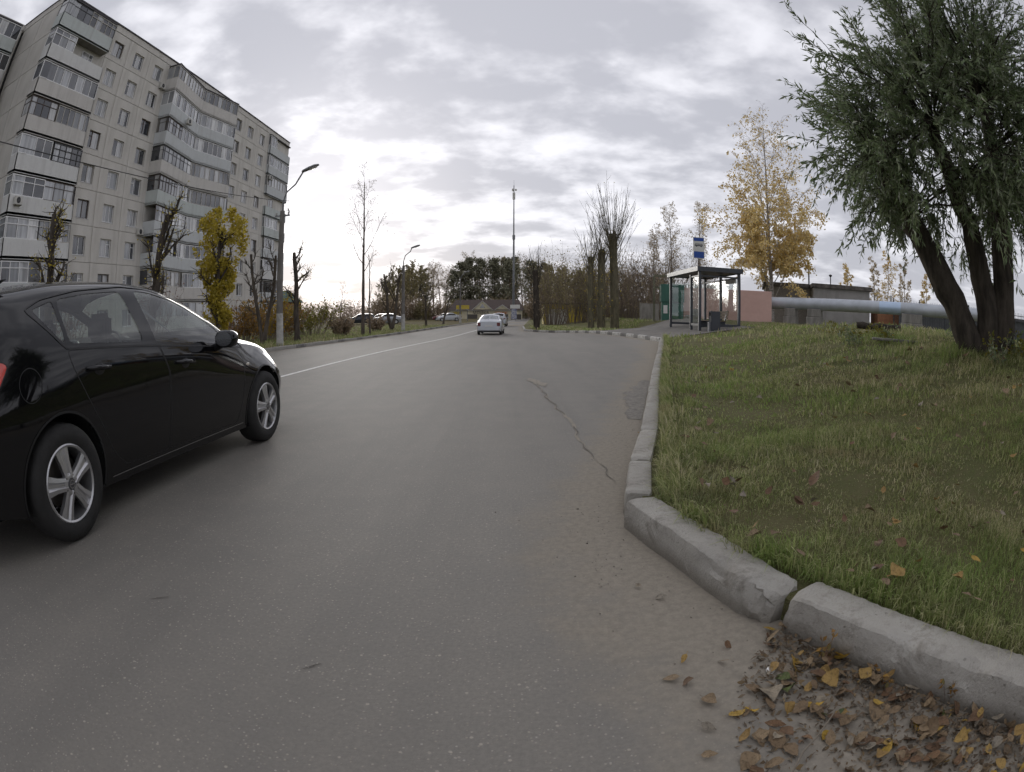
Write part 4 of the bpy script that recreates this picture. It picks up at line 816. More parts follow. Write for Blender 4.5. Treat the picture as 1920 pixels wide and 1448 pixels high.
# ------------------------------------------------------------------ trees
class TB:
    """bark tubes and leaves of one tree, built with numpy"""
    def __init__(s, seed): s.r = np.random.default_rng(seed); s.v = []; s.f = []; s.n = 0; s.lp = []; s.ld = []; s.ls = []
    def tube(s, pts, rad, n):
        pts = np.asarray(pts, float); k = len(pts); t = np.gradient(pts, axis=0); t /= np.linalg.norm(t, axis=1)[:, None]+1e-9
        a = np.array([1., 0, 0]) if abs(t[0, 2]) > .8 else np.array([0, 0, 1.]); x = np.cross(t, a); x /= np.linalg.norm(x, axis=1)[:, None]+1e-9; y = np.cross(t, x)
        an = np.arange(n)*2*math.pi/n; rad = np.asarray(rad, float)
        v = pts[:, None]+(x[:, None]*np.cos(an)[None, :, None]+y[:, None]*np.sin(an)[None, :, None])*rad[:, None, None]; s.v.append(v.reshape(-1, 3))
        i = np.arange(k-1)[:, None]*n+np.arange(n)[None]; j = np.arange(k-1)[:, None]*n+(np.arange(n)[None]+1) % n
        s.f.append(np.stack([i, j, j+n, i+n], 2).reshape(-1, 4)+s.n); s.n += k*n
    def path(s, p, d, ln, n, wob, up, droop=0.):
        p = np.array(p, float); d = np.array(d, float); d /= np.linalg.norm(d); o = [p.copy()]; st = ln/n
        for i in range(n):
            d = d+s.r.normal(0, wob, 3)+np.array([0, 0, up-droop*(i/n)]); d /= np.linalg.norm(d); p = p+d*st; o.append(p.copy())
        return np.array(o), d
    def leaf(s, p, d, size): s.lp.append(p); s.ld.append(d); s.ls.append(size)
    def bark(s, name, m, parent):
        v = np.vstack(s.v); f = np.vstack(s.f).astype(np.int32); return np_mesh(name, v, f, m, True)
    def leaves(s, name, m, wide=.5, bend=.15):
        p = np.array(s.lp); d = np.array(s.ld); z = np.array(s.ls); d = d/(np.linalg.norm(d, axis=1)[:, None]+1e-9); rnd = s.r.normal(0, 1, d.shape); x = np.cross(d, rnd); x /= np.linalg.norm(x, axis=1)[:, None]+1e-9; n = np.cross(x, d)
        L_ = z[:, None]; a = p; b = p+d*L_*.45+x*L_*wide*.5+n*L_*bend; c = p+d*L_; e = p+d*L_*.45-x*L_*wide*.5+n*L_*bend; v = np.stack([a, b, c, e], 1).reshape(-1, 3); k = np.arange(len(p))[:, None]*4
        f = np.hstack([k, k+1, k+2, k+3]).astype(np.int32); return np_mesh(name, v, f, m)
def perp(d, ang, az):
    d = np.array(d)/np.linalg.norm(d); a = np.array([0, 0, 1.]) if abs(d[2]) < .9 else np.array([1., 0, 0]); x = np.cross(d, a); x /= np.linalg.norm(x); y = np.cross(d, x)
    return d*math.cos(ang)+(x*math.cos(az)+y*math.sin(az))*math.sin(ang)
def grow(T, p, d, ln, r, lv, spec):
    """spec[lv]: n children, ang, len ratio, seg, wob, up, droop, sides, start"""
    sp = spec[lv]; pts, de = T.path(p, d, ln, sp['seg'], sp['wob'], sp.get('up', 0), sp.get('droop', 0)); k = len(pts); rad = np.linspace(r, r*sp.get('taper', .35), k); T.tube(pts, rad, sp['sides'])
    if 'leaf' in sp:
        for i in range(sp['leaf']):
            f = T.r.uniform(sp.get('ls', .1), 1)*(k-1); i0 = min(int(f), k-2); q = pts[i0]+(pts[i0+1]-pts[i0])*(f-i0); dd = T.r.normal(0, .6, 3)+np.array([0, 0, sp.get('lup', -.3)])+(pts[i0+1]-pts[i0])/np.linalg.norm(pts[i0+1]-pts[i0])*sp.get('along', .3)
            T.leaf(q, dd, T.r.uniform(.7, 1.2)*sp['lsize'])
    if lv+1 >= len(spec): return
    n = sp['n']; az0 = T.r.uniform(0, 6.28)
    for i in range(n):
        f = sp.get('start', .3)+(1-sp.get('start', .3))*(i+T.r.uniform(.1, .9))/n; f = min(f, .985)*(k-1); i0 = min(int(f), k-2); q = pts[i0]+(pts[i0+1]-pts[i0])*(f-i0); dd = pts[i0+1]-pts[i0]
        a = sp['ang']*T.r.uniform(.7, 1.3); nd = perp(dd, a, az0+i*2.4+T.r.uniform(-.5, .5)); fr = f/(k-1); l2 = ln*sp['lr']*T.r.uniform(.65, 1.2)*(1-sp.get('lfall', .45)*(fr-sp.get('start', .3))/(1-sp.get('start', .3)+1e-6))
        grow(T, q, nd, l2, max(spec[lv+1].get('rmin', .004), r*(1-(1-sp.get('taper', .35))*fr)*sp.get('rr', .5)), lv+1, spec)
def bark(name, c1, c2, sc=8):
    q = NT(name); f = q.noise(sc, 6, .65, sc=(1, 1, .25)); g = q.noise(sc*4, 4, .6); q.set(Base_Color=q.mix(q.map(f, .38, .62), c1, c2), Roughness=.95); q.b.inputs['Specular IOR Level'].default_value = .15; q.bump(q.math('ADD', f, q.math('MULTIPLY', g, .4)), .8, .03); return q.m
M_bark = bark('bark_grey_brown', (.13, .11, .088), (.07, .06, .05)); M_barkd = bark('bark_dark', (.095, .08, .065), (.042, .036, .03)); M_barkol = bark('bark_olive', (.18, .16, .105), (.10, .09, .062)); M_twig = bark('twig_brown', (.25, .205, .165), (.17, .14, .115)); M_pine = bark('bark_pine', (.2, .14, .1), (.1, .08, .065))
q = NT('bark_birch'); f = q.noise(5, 5, .7, sc=(1, 1, 2.5)); g = q.noise(1.1, 3, .6); q.set(Base_Color=q.mix(q.map(f, .52, .60), (.36, .33, .30), (.12, .105, .095)), Roughness=.8); M_birch = q.m
M_lyellow = leafmat('leaf_yellow', [(.30, .19, .02), (.42, .27, .03), (.36, .26, .05), (.26, .2, .04)], trans=.35); M_lolive = leafmat('leaf_yellow_olive', [(.40, .32, .045), (.54, .42, .05), (.33, .28, .05), (.6, .46, .07)], trans=.35)
M_lbirch = leafmat('leaf_birch_gold', [(.72, .54, .2), (.8, .62, .27), (.66, .51, .23), (.74, .61, .36)], trans=.3); M_lpale = leafmat('leaf_pale_tan', [(.52, .43, .28), (.6, .5, .33), (.44, .36, .24)], trans=.25)
M_lwillow = leafmat('leaf_willow', [(.16, .21, .095), (.135, .185, .085), (.21, .255, .125), (.25, .27, .19), (.115, .16, .075)], .5, .32); M_lpine = leafmat('needle_dark', [(.19, .19, .125), (.23, .22, .14), (.17, .17, .125)], .7, .1); M_lfor = leafmat('leaf_forest_olive', [(.29, .25, .12), (.24, .21, .11), (.34, .28, .13)], .7, .25); M_lbrown = leafmat('leaf_brown', [(.30, .235, .16), (.38, .29, .19), (.25, .2, .14)], .7, .2)  # pine needle and forest leaf colours lightened in place of distance haze
M_lrust = leafmat('leaf_rust', [(.25, .13, .03), (.33, .19, .04), (.2, .11, .04), (.14, .12, .04)], .7, .25); M_lpink = leafmat('leaf_reddish', [(.2, .09, .07), (.26, .13, .1), (.16, .09, .07)], .7, .25); M_lgreen = leafmat('leaf_bush_green', [(.12, .13, .02), (.2, .19, .03), (.26, .22, .03)], .6, .3)
def plant_tree(name, label, cat, loc, T, mb, ml=None, group=None, wide=.5, rz=0, sc=1, crown='crown', trunk='trunk'):
    t = empty(name, loc, rz); t.scale = (sc, sc, sc); tag(t, label, cat, group); mesh_ob(trunk, T.bark(trunk, mb, t), t)
    if T.lp and ml: mesh_ob(crown, T.leaves(crown, ml, wide), t)
    return t
def pollard(seed, ht, r, limbs, lspread=1.5, leaves=0, lsize=.09, lean=(0, 0), twin=False, low=.35):
    T = TB(seed); g = T.r
    trunks = [((0, 0, -.1), (lean[0], lean[1], 1), ht)]
    if twin: trunks = [((0, 0, -.1), (-.22, 0, 1), ht), ((.02, 0, .2), (.24, .05, 1), ht*.9)]
    for p, d, hh in trunks:
        pts, de = T.path(p, d, hh, 12, .05, .03); rad = np.linspace(r, r*.55, 13); rad[0] *= 1.35; rad += g.uniform(-.006, .008, 13); T.tube(pts, rad, 9); T.tube(np.array([pts[-1], pts[-1]+de*.03]), [r*.55, .005], 9)
        for i in range(limbs):
            f = low+(1-low)*(i+g.uniform(.0, .8))/limbs; k = min(int(f*12), 11); q = pts[k]; a = g.uniform(0, 6.28); d0 = np.array([math.cos(a)*.8, math.sin(a)*.8, g.uniform(.35, .9)]); ln = lspread*g.uniform(.45, 1.1)*(1.1-.35*f)
            lp, le = T.path(q, d0, ln, 7, .13, .16); lr = r*g.uniform(.25, .42); T.tube(lp, np.linspace(lr, lr*.6, 8)+g.uniform(-.004, .006, 8), 6)
            for j in range(int(g.integers(9, 17))):
                m = int(g.integers(3, 8)); dd = le+g.normal(0, .75, 3); tp, _ = T.path(lp[m], dd, g.uniform(.15, .55), 4, .12, .06); T.tube(tp, np.linspace(.016, .004, 5), 4)
                for _ in range(int(leaves)): T.leaf(tp[int(g.integers(1, 5))]+g.normal(0, .05, 3), g.normal(0, 1, 3)+[0, 0, -.4], lsize*g.uniform(.7, 1.2))
    return T
def at_verge(az, lat=-11.0):
    y = -lat/(math.tan(R(abs(az)))+RY); return lat+RY*y, y
for (az, ht, seed, limbs, lf, lean, twin, lb, sp) in ((-49.9, 4.1, 31, 15, .35, (.03, 0), False, 'lopped dark tree with stubby limbs nearest the camera, in front of the corner balconies', 1.0), (-37.8, 4.3, 32, 14, .15, (0, 0), False, 'lopped thick-trunked tree with raised limbs before the facade windows', 1.25),
        (-25.3, 3.9, 34, 7, 0, (0, 0), True, 'bare lopped tree forking in two, left of the nearest lamp post', .9), (-21.75, 4.3, 35, 8, .12, (-.03, 0), False, 'bare lopped tree right of the nearest lamp post, against the white sky', 1.1)):
    x, y = at_verge(az); T = pollard(seed, ht, .15 if not twin else .095, limbs, sp, 2 if lf else 0, .075, lean, twin); plant_tree('lopped_tree', lb, 'tree', (x, y, ll(x, y)), T, M_barkd if not twin else M_bark, M_lolive, 'lopped trees on the verge', .7)
# yellow-leaved lopped tree
x, y = at_verge(-30.0); T = pollard(33, 4.3, .12, 14, 1.1, 2, .1, low=.2); g = T.r
for i in range(15000):
    zz = g.uniform(.75, 5.0); prof = np.interp(zz, [.7, 1.1, 1.6, 2.4, 3.2, 3.9, 4.6, 5.0], [.35, .62, .6, .62, .95, 1.1, .95, .5]); a = g.uniform(0, 6.28); rr = prof*math.sqrt(g.uniform(.02, 1)); c0 = np.array([rr*math.cos(a)-.05+.12*(zz-2.5)*.4, rr*math.sin(a), zz])
    if vnoise(c0[None]*2.3, 12)[0]+.35*vnoise(c0[None]*5.5, 13)[0] < (.02 if rr < prof*.7 else .16): continue
    T.leaf(c0, g.normal(0, 1, 3)+[0, 0, -.5], g.uniform(.09, .16))
plant_tree('yellow_tree', 'small tree full of mustard yellow leaves in front of the block', 'tree', (x, y, ll(x, y)), T, M_barkd, M_lolive, None, .75)
# slender birches
BIRCH = [dict(n=13, ang=.75, lr=.30, seg=14, wob=.018, up=.0, sides=8, start=.38, taper=.18, rr=.34, lfall=.55), dict(n=8, ang=.55, lr=.5, seg=8, wob=.07, up=.10, droop=.1, sides=5, start=.25, rr=.5, taper=.3), dict(n=5, ang=.6, lr=.6, seg=6, wob=.1, up=-.02, droop=.25, sides=3, start=.2, rr=.5, rmin=.006, taper=.5), dict(n=0, ang=0, lr=0, seg=5, wob=.1, droop=.35, sides=3, rmin=.004, leaf=1, lsize=.06)]
x, y = -8.85, 33; T = TB(51); grow(T, (0, 0, -.1), (.01, 0, 1), 9.6, .12, 0, BIRCH); plant_tree('birch_tree', 'tall slender birch with a few last leaves against the bright sky', 'tree', (x, y, ll(x, y)), T, M_bark, M_lpale, None, .8)
SAPL = [dict(n=6, ang=.6, lr=.32, seg=9, wob=.06, up=.02, sides=6, start=.3, taper=.3, rr=.5), dict(n=4, ang=.6, lr=.45, seg=6, wob=.1, up=.05, sides=4, rmin=.008), dict(n=0, ang=0, lr=0, seg=4, wob=.15, up=.03, sides=3, rmin=.005, leaf=1, lsize=.05)]
def sapling(x, y, ht, seed, label, r=.06, m=M_bark, lm=M_lolive, group=None, zf=ll, name='young_tree'): T = TB(seed); grow(T, (0, 0, -.1), (0, 0, 1), ht, r, 0, SAPL); return plant_tree(name, label, 'tree', (x, y, zf(x, y)), T, m, lm, group, .7)
sapling(-8.55, 33.6, 5.0, 52, 'thin bare sapling close beside the slender birch')
for i, (az, ht, lb) in enumerate(((-12.05, 6.4, 'two-stemmed bare tree left of the second lamp post'), (-8.6, 4.6, 'dark leaning tree right of the second lamp post'), (-6.9, 5.2, 'leaning bare tree before the white parked car'))):
    x, y = at_verge(az, -11.2); T = pollard(61+i, ht*.72, .13, 7, 1.9, 1, .08, (.05*i, 0), i == 0); plant_tree('lopped_tree', lb, 'tree', (x, y, ll(x, y)), T, M_bark, M_lbrown, 'lopped trees on the verge', .7)
# bushes: many stems from one foot, twigs and leaves
def bush(name, label, loc, ht, wd, seed, mb, ml, stems=26, leaves=3, lsize=.09, cat='bush', group=None, dens=1.0, upr=.0):
    T = TB(seed); g = T.r
    for i in range(stems):
        a = g.uniform(0, 6.28); rr = wd*math.sqrt(g.uniform(0, 1)); p = (rr*.35*math.cos(a), rr*.35*math.sin(a), -.05); d = (rr*math.cos(a)*.8, rr*math.sin(a)*.8, ht*g.uniform(.8, 1.1)); ln = math.hypot(math.hypot(d[0], d[1]), d[2])*g.uniform(.75, 1.05)
        pts, de = T.path(p, d, ln, 7, .07, .03+upr); T.tube(pts, np.linspace(.012+.012*ht/3, .005, 8), 4)
        for j in range(int(7*dens)):
            k = int(g.integers(2, 8)); tp, te = T.path(pts[k], de+g.normal(0, .55, 3), ln*g.uniform(.12, .34), 4, .12, .04); T.tube(tp, np.linspace(.008+.003*ht/3, .003, 5), 3)
            for _ in range(leaves): T.leaf(tp[int(g.integers(0, 5))]+g.normal(0, .03*ht, 3), g.normal(0, 1, 3), lsize*g.uniform(.6, 1.3))
    return plant_tree(name, label, cat, loc, T, mb, ml, group, .7, crown='foliage', trunk='stems')
for i, (az, lat, ht, wd, ml, lb) in enumerate(((-27.6, -13.2, 1.7, 1.5, M_lrust, 'rusty orange shrub behind the black car bonnet'), (-25.2, -13.6, 1.8, 1.6, M_lyellow, 'golden shrub left of the nearest lamp post'), (-23.2, -13.8, 1.6, 1.4, M_lrust, 'orange brown shrub just behind the nearest lamp post'), (-20.3, -13.4, 1.9, 1.9, M_lgreen, 'rounded yellow green bush right of the lopped tree'),
        (-17.2, -11.6, 1.0, .9, M_lbrown, 'low dark brown shrub left of the birch foot'), (-13.6, -11.9, .9, .8, M_lbrown, 'small dark shrub right of the birch foot'))):
    x, y = at_verge(az, lat); bush('shrub', lb, (x, y, ll(x, y)), ht, wd, 71+i, M_twig, ml, 34, 8, .12, group='shrubs along the verge')
for i, (x, y, ht, lb) in enumerate(((-20.5, 19, 3.0, 'reddish leaved shrub under the facade near the black car roof'), (-22, 29, 3.3, 'reddish leaved shrub below the third window column'), (-21, 36.5, 2.4, 'low reddish shrub in front of the folded balconies'))): bush('shrub', lb, (x, y, ll(x, y)), ht, 1.6, 81+i, M_twig, M_lpink, 26, 4, .1, group='reddish shrubs by the block')
# distant hedge and trees between the block and the wood
for i in range(9):
    y = 95+i*4+rng.uniform(-2, 2); az = R(-21.5+i*1.15); x = math.tan(az)*y; bush('hedge_bush', 'brown leafless bush in the far thicket left of the birch', (x, y, ll(x, y)-.1), rng.uniform(2.6, 4.2), 3.2, 91+i, M_twig, M_lbrown, 30, 5, .22, group='far thicket on the left')
T = TB(101); grow(T, (0, 0, -.1), (0, 0, 1), 7.5, .12, 0, BIRCH); plant_tree('birch_tree', 'pale thin birch right of the brick house', 'tree', (-37.5, 93, 0), T, M_bark, M_lpale, None, .8)
T = TB(102); grow(T, (0, 0, -.1), (0, 0, 1), 7.0, .1, 0, BIRCH); plant_tree('birch_tree', 'small bare tree above the far thicket', 'tree', (-30.5, 98, 0), T, M_bark, M_lpale, None, .8)

# ------------------------------------------------------------------ wood at the end of the road: pines, birches and other trees, each its own
def pine(seed):
    T = TB(seed); g = T.r; pts, _ = T.path((0, 0, -.2), (0, 0, 1), 14, 10, .012, .0); T.tube(pts, np.linspace(.2, .06, 11), 6)
    for i in range(60):
        z = g.uniform(4.5, 14); k = z/14*10; i0 = min(int(k), 9); q = pts[i0]+(pts[i0+1]-pts[i0])*(k-i0); a = g.uniform(0, 6.28); ln = np.interp(z, [5.5, 8, 11, 14], [2.2, 3.6, 3.0, .9])*g.uniform(.6, 1.1); bp, bd = T.path(q, (math.cos(a), math.sin(a), .35), ln, 4, .12, .05); T.tube(bp, np.linspace(.045, .012, 5), 3)
        for _ in range(36): c = bp[int(g.integers(1, 5))]+g.normal(0, .28, 3); T.leaf(c, g.normal(0, 1, 3)+[0, 0, .4], g.uniform(.3, .55))
    return T
def broad(seed, ht=12, leafn=5, lsize=.3, spread=.42):
    T = TB(seed); sp = [dict(n=13, ang=.62, lr=spread, seg=9, wob=.03, up=.0, sides=6, start=.28, taper=.25, rr=.45, lfall=.4), dict(n=7, ang=.6, lr=.5, seg=5, wob=.1, up=.06, sides=4, start=.2, rmin=.02), dict(n=4, ang=.6, lr=.55, seg=4, wob=.12, up=.03, sides=3, rmin=.014, leaf=leafn, lsize=lsize), dict(n=0, ang=0, lr=0, seg=3, wob=.15, sides=3, rmin=.012, leaf=leafn//2, lsize=lsize)]
    grow(T, (0, 0, -.2), (0, 0, 1), ht, .17, 0, sp); return T
protos = []
for kind, T, mb, ml in [('pine', pine(201), M_pine, M_lpine), ('pine', pine(202), M_pine, M_lpine), ('olive', broad(203, 12, 9), M_bark, M_lfor), ('olive', broad(204, 11, 9), M_bark, M_lfor), ('bare', broad(205, 13, 2, .22, .32), M_twig, M_lpale), ('bare', broad(206, 13, 2, .22, .3), M_twig, M_lbrown)]:
    protos.append((kind, T.bark('trunk', mb, None), T.leaves('crown', ml, .8)))
def where(az, back):
    for lim, w in ((-9, 'in the far wood behind the second lamp post'), (-6.3, 'in the far wood above the white parked car'), (-3, 'above the left half of the car wash'), (.3, 'above the right half of the car wash'), (3, 'in the far wood just right of the radio mast'), (6, 'in the far wood behind the cut trunk'), (10, 'in the far wood behind the lopped poplars'), (99, 'behind the brown bushes by the green cabinet')):
        if az < lim: return w+(', back row' if back else '')
names = dict(pine=('pine_tree', 'dark green pine', 'pines'), olive=('broadleaf_tree', 'olive broadleaf tree', 'broadleaf trees'), bare=('thin_tree', 'pale thin leafless tree', 'thin trees'))
g = np.random.default_rng(5)
def stand(px_az, y, kind, ht):
    c = [p for p in protos if p[0] == kind]; k, bm_, lm_ = c[int(g.integers(0, len(c)))]; nm, lb, gp = names[kind]; x = math.tan(R(px_az))*y; base = 14 if kind == 'pine' else (12 if kind == 'olive' else 13)
    t = empty(nm, (x, y, -.25), g.uniform(0, 6.28)); s_ = ht/base; t.scale = (s_*1.05, s_*1.05, s_); w_ = where(px_az, y > 176); tag(t, lb+' '+w_, 'tree', gp+' '+w_); mesh_ob('trunk', bm_, t); mesh_ob('crown', lm_, t)
prof_az = [-13.2, -12, -10.5, -8.5, -7.3, -6.3, -5.0, -3, -1, 1, 3, 4.4, 5.5, 7, 9, 12, 15]; prof_el = [3.0, 4.3, 4.5, 4.9, 4.6, 4.3, 5.3, 5.6, 5.3, 5.5, 5.0, 4.9, 4.6, 4.3, 4.6, 4.5, 4.2]
def el(a): return float(np.interp(a, prof_az, prof_el))
a = -13.0
while a < 16:
    y = g.uniform(128, 150) if a < -6.9 or a > 1.6 else g.uniform(165, 175); kd = 'olive' if a < -9.3 or (3.2 < a < 8) else (('pine', 'pine', 'bare', 'bare', 'bare')[int(g.integers(0, 5))])
    if a > 8: kd = 'bare' if g.random() < .6 else 'olive'
    if -8.0 < a < -6.2 and g.random() < .7: kd = 'bare'
    stand(a, y, kd, y*math.tan(R(el(a)))*g.uniform(.82, 1.02)+1.3); a += g.uniform(.4, .7) if not -6.9 <= a <= 1.6 else g.uniform(.6, .95)
a = -11.5
while a < 15:
    y = g.uniform(177, 195); stand(a, y, ('pine', 'bare', 'bare')[int(g.integers(0, 3))], y*math.tan(R(el(a)))*g.uniform(.88, 1.06)+1.3); a += g.uniform(.7, 1.2)
for i, p_ in enumerate(np.arange(-13.5, 16.5, 1.15)):
    y = g.uniform(122, 128) if p_ > 1.5 or p_ < -7 else g.uniform(160, 164); x = math.tan(R(p_))*y
    if i < 3: T_ = TB(501+i); us = bush('undergrowth_bush', 'dark scrubby bush '+where(p_, False), (x, y, -.4), 5.0, 3.4, 501+i, M_twig, (M_lbrown, M_lfor, M_lbrown)[i], 46, 7, .3, group='undergrowth '+where(p_, False), dens=1.5); UB = (globals().get('UB') or [])+[us]
    else:
        c = copy_tree(UB[i % 3]); c.location = (x, y, -.4); c.rotation_euler = (0, 0, g.uniform(0, 6.28)); k = g.uniform(.7, 1.1); c.scale = (k*1.2, k*1.2, k); c['label'] = 'dark scrubby bush '+where(p_, False); c['group'] = 'undergrowth '+where(p_, False)
# willow scrub and bare bushes on the right of the road
for i, (az, y, ht, wd, ml, dn, lb) in enumerate(((4.0, 66, 7.2, 3.6, M_lfor, 6, 'olive willow bush left of the cut trunk'), (6.2, 60, 7.0, 3.4, M_lfor, 6, 'olive willow bush with spreading stems'), (8.3, 58, 6.6, 3.0, M_lfor, 4, 'drab bush left of the tall lopped poplars'), (11.6, 60, 7.0, 3.6, M_lbrown, 2, 'tall brown leafless bush right of the lopped poplars'), (13.4, 57, 6.5, 3.2, M_lbrown, 2, 'brown leafless bush left of the green cabinet'),
        (15.0, 60, 6.8, 3.4, M_lbrown, 2, 'brown leafless bush behind the green cabinet'), (17.2, 62, 6.0, 3.4, M_lbrown, 2, 'brown bush behind the bus shelter'), (19.3, 60, 6.2, 3.0, M_lbrown, 3, 'brown bush under the golden birch'))):
    x = math.tan(R(az))*y; bush('thicket_bush', lb, (x, y, lz(x, y)-.1), ht, wd, 111+i, M_twig, ml, 42, dn, .16, group='scrub beyond the lay-by', dens=1.5)
# lopped poplars with upright sprouts
def sprouter(seed, ht, r, n, ln, spread=.5):
    T = TB(seed); g = T.r; pts, de = T.path((0, 0, -.2), (0, 0, 1), ht, 12, .01, 0); rad = np.linspace(r*1.25, r, 13)+g.uniform(-.02, .03, 13); T.tube(pts, rad, 10); T.tube(np.array([pts[-1], pts[-1]+[0, 0, .05]]), [r, .02], 10)
    for i in range(n):
        f = 1-abs(g.normal(0, .13)); f = max(.3, f); k = min(int(f*12), 12); a = g.uniform(0, 6.28); q = pts[k]+np.array([math.cos(a), math.sin(a), 0])*r*.9; tp, te = T.path(q, (math.cos(a)*spread*g.uniform(.4, 1.6), math.sin(a)*spread*g.uniform(.4, 1.6), 1), ln*g.uniform(.45, 1.0)*(1.25-.35*math.cos(a)**2), 7, .03, .07); T.tube(tp, np.linspace(.024, .007, 8), 3)
        for _ in range(3): k2 = int(g.integers(3, 7)); t2, _ = T.path(tp[k2], te+g.normal(0, .3, 3), g.uniform(.4, 1.1), 3, .05, .06); T.tube(t2, np.linspace(.012, .006, 4), 3)
        if g.random() < .12: T.leaf(tp[-1], g.normal(0, 1, 3), .2)
    for i in range(160):                                 # rough twigs and clinging leaves up the trunk
        k = int(g.integers(1, 12)); a = g.uniform(0, 6.28); q = pts[k]+np.array([math.cos(a)*r, math.sin(a)*r, g.uniform(0, .6)]); tp, _ = T.path(q, (math.cos(a), math.sin(a), 1.1), g.uniform(.2, .9), 3, .1, .1); T.tube(tp, np.linspace(.012, .005, 4), 3)
        if g.random() < .6: T.leaf(tp[-1], g.normal(0, 1, 3), .12)
    return T
for (x, y, ht, r, n, ln, sd, lb) in ((8.13, 45, 8.0, .30, 70, 5.4, 121, 'tallest lopped poplar with a fan of upright bare sprouts'), (6.95, 44.4, 6.6, .27, 38, 3.6, 122, 'middle lopped poplar with blunt top and thin sprouts'), (6.1, 44.2, 6.0, .2, 28, 3.2, 123, 'shorter lopped poplar left of its two neighbours')):
    T = sprouter(sd, ht, r, n, ln); plant_tree('lopped_poplar', lb, 'tree', (x, y, lz(x, y)), T, M_barkol, M_lolive, 'lopped poplars by the lay-by', .8)
T = sprouter(124, 4.9, .21, 14, 2.6, .35); plant_tree('cut_trunk', 'dark upright trunk cut off flat at the end of the lay-by', 'tree', (1.93, 45.5, lz(1.93, 45.5)), T, M_barkd, M_lbrown, None, .8)
# golden birch behind the pink wall, and two pale ones
GB = [dict(n=40, ang=.72, lr=.46, seg=16, wob=.012, up=0, sides=8, start=.10, taper=.12, rr=.3, lfall=.62), dict(n=11, ang=.6, lr=.42, seg=8, wob=.05, up=.06, droop=.06, sides=4, start=.15, rmin=.014, taper=.4), dict(n=7, ang=.55, lr=.6, seg=6, wob=.07, droop=.45, sides=3, start=.1, rmin=.007, taper=.6), dict(n=0, ang=0, lr=0, seg=5, wob=.06, droop=.7, sides=3, rmin=.005)]
T = TB(131); grow(T, (0, 0, -.1), (0, 0, 1), 17.6, .2, 0, GB); allv = np.vstack(T.v); g2 = np.random.default_rng(9)
pick = allv[g2.integers(0, len(allv), 170000)]; rr = np.hypot(pick[:, 0], pick[:, 1]); prob = np.interp(pick[:, 2], [1, 3, 5, 7, 9, 12, 16], [.8, .85, .8, .55, .2, .05, .02])*np.clip(rr/1.4, .12, 1)*np.clip(.75+.9*vnoise(pick*.7, 61), .1, 1.2)
pick = pick[g2.random(len(pick)) < prob]; T.lp = list(pick+g2.normal(0, .12, pick.shape)); T.ld = list(g2.normal(0, 1, pick.shape)+[0, 0, -.8]); T.ls = list(g2.uniform(.15, .25, len(pick)))
x, y = 21.4, 43; plant_tree('golden_birch', 'large weeping birch with golden lower leaves behind the pink wall', 'tree', (x, y, lz(x, y)), T, M_birch, M_lbirch, None, .8)
for i, (x, y, ht, lb) in enumerate(((18.0, 62, 12.4, 'left of two pale sparse birches behind the bus sign'), (21.3, 62, 12.9, 'right of two pale sparse birches behind the bus sign'), (16.2, 64, 10.0, 'smaller pale birch left of the bus sign'))):
    T = TB(141+i); sp = [dict(d) for d in BIRCH]; sp[0].update(n=26, start=.18, lr=.28, ang=.5); sp[1].update(n=10); sp[3].update(leaf=2, lsize=.13); grow(T, (0, 0, -.1), (0, 0, 1), ht, .13, 0, sp); plant_tree('pale_birch', lb, 'tree', (x, y, lz(x, y)), T, M_birch, M_lpale, 'pale birches behind the bus stop', .8)
for i, (az, y, ht) in enumerate(((34.5, 75, 9), (37.5, 78, 11), (39.0, 74, 12), (41.0, 76, 11.5), (43.5, 72, 9.5), (46.5, 70, 8))):
    x = math.tan(R(az))*y; T = TB(151+i); sp = [dict(d) for d in BIRCH]; sp[0].update(n=16, start=.2, lr=.26); sp[3].update(leaf=4, lsize=.2); grow(T, (0, 0, -.1), (0, 0, 1), ht, .14, 0, sp); plant_tree('pale_birch', 'pale tan birch far behind the garages and the fence', 'tree', (x, y, lz(x, y)), T, M_birch, M_lpale if i % 2 else M_lbirch, 'birches behind the garages', .8)

# ------------------------------------------------------------------ willow on the right
T = TB(161); g = T.r; WB = np.array([6.75, 5.5]); wz = lz(*WB)-.12
def limb(pts, r0, r1, n=9):
    c = fine(np.array([p[:2] for p in pts], float), .18); tt = np.linspace(0, 1, len(pts)); u = np.linspace(0, 1, 16); P_ = np.stack([pchip(tt, [p[k] for p in pts])(u) for k in range(3)], 1); P_[1:-1] += g.normal(0, .02, (14, 3)); rad = np.linspace(r0, r1, 16)*(1+g.uniform(-.07, .07, 16)); T.tube(P_, rad, n); return P_
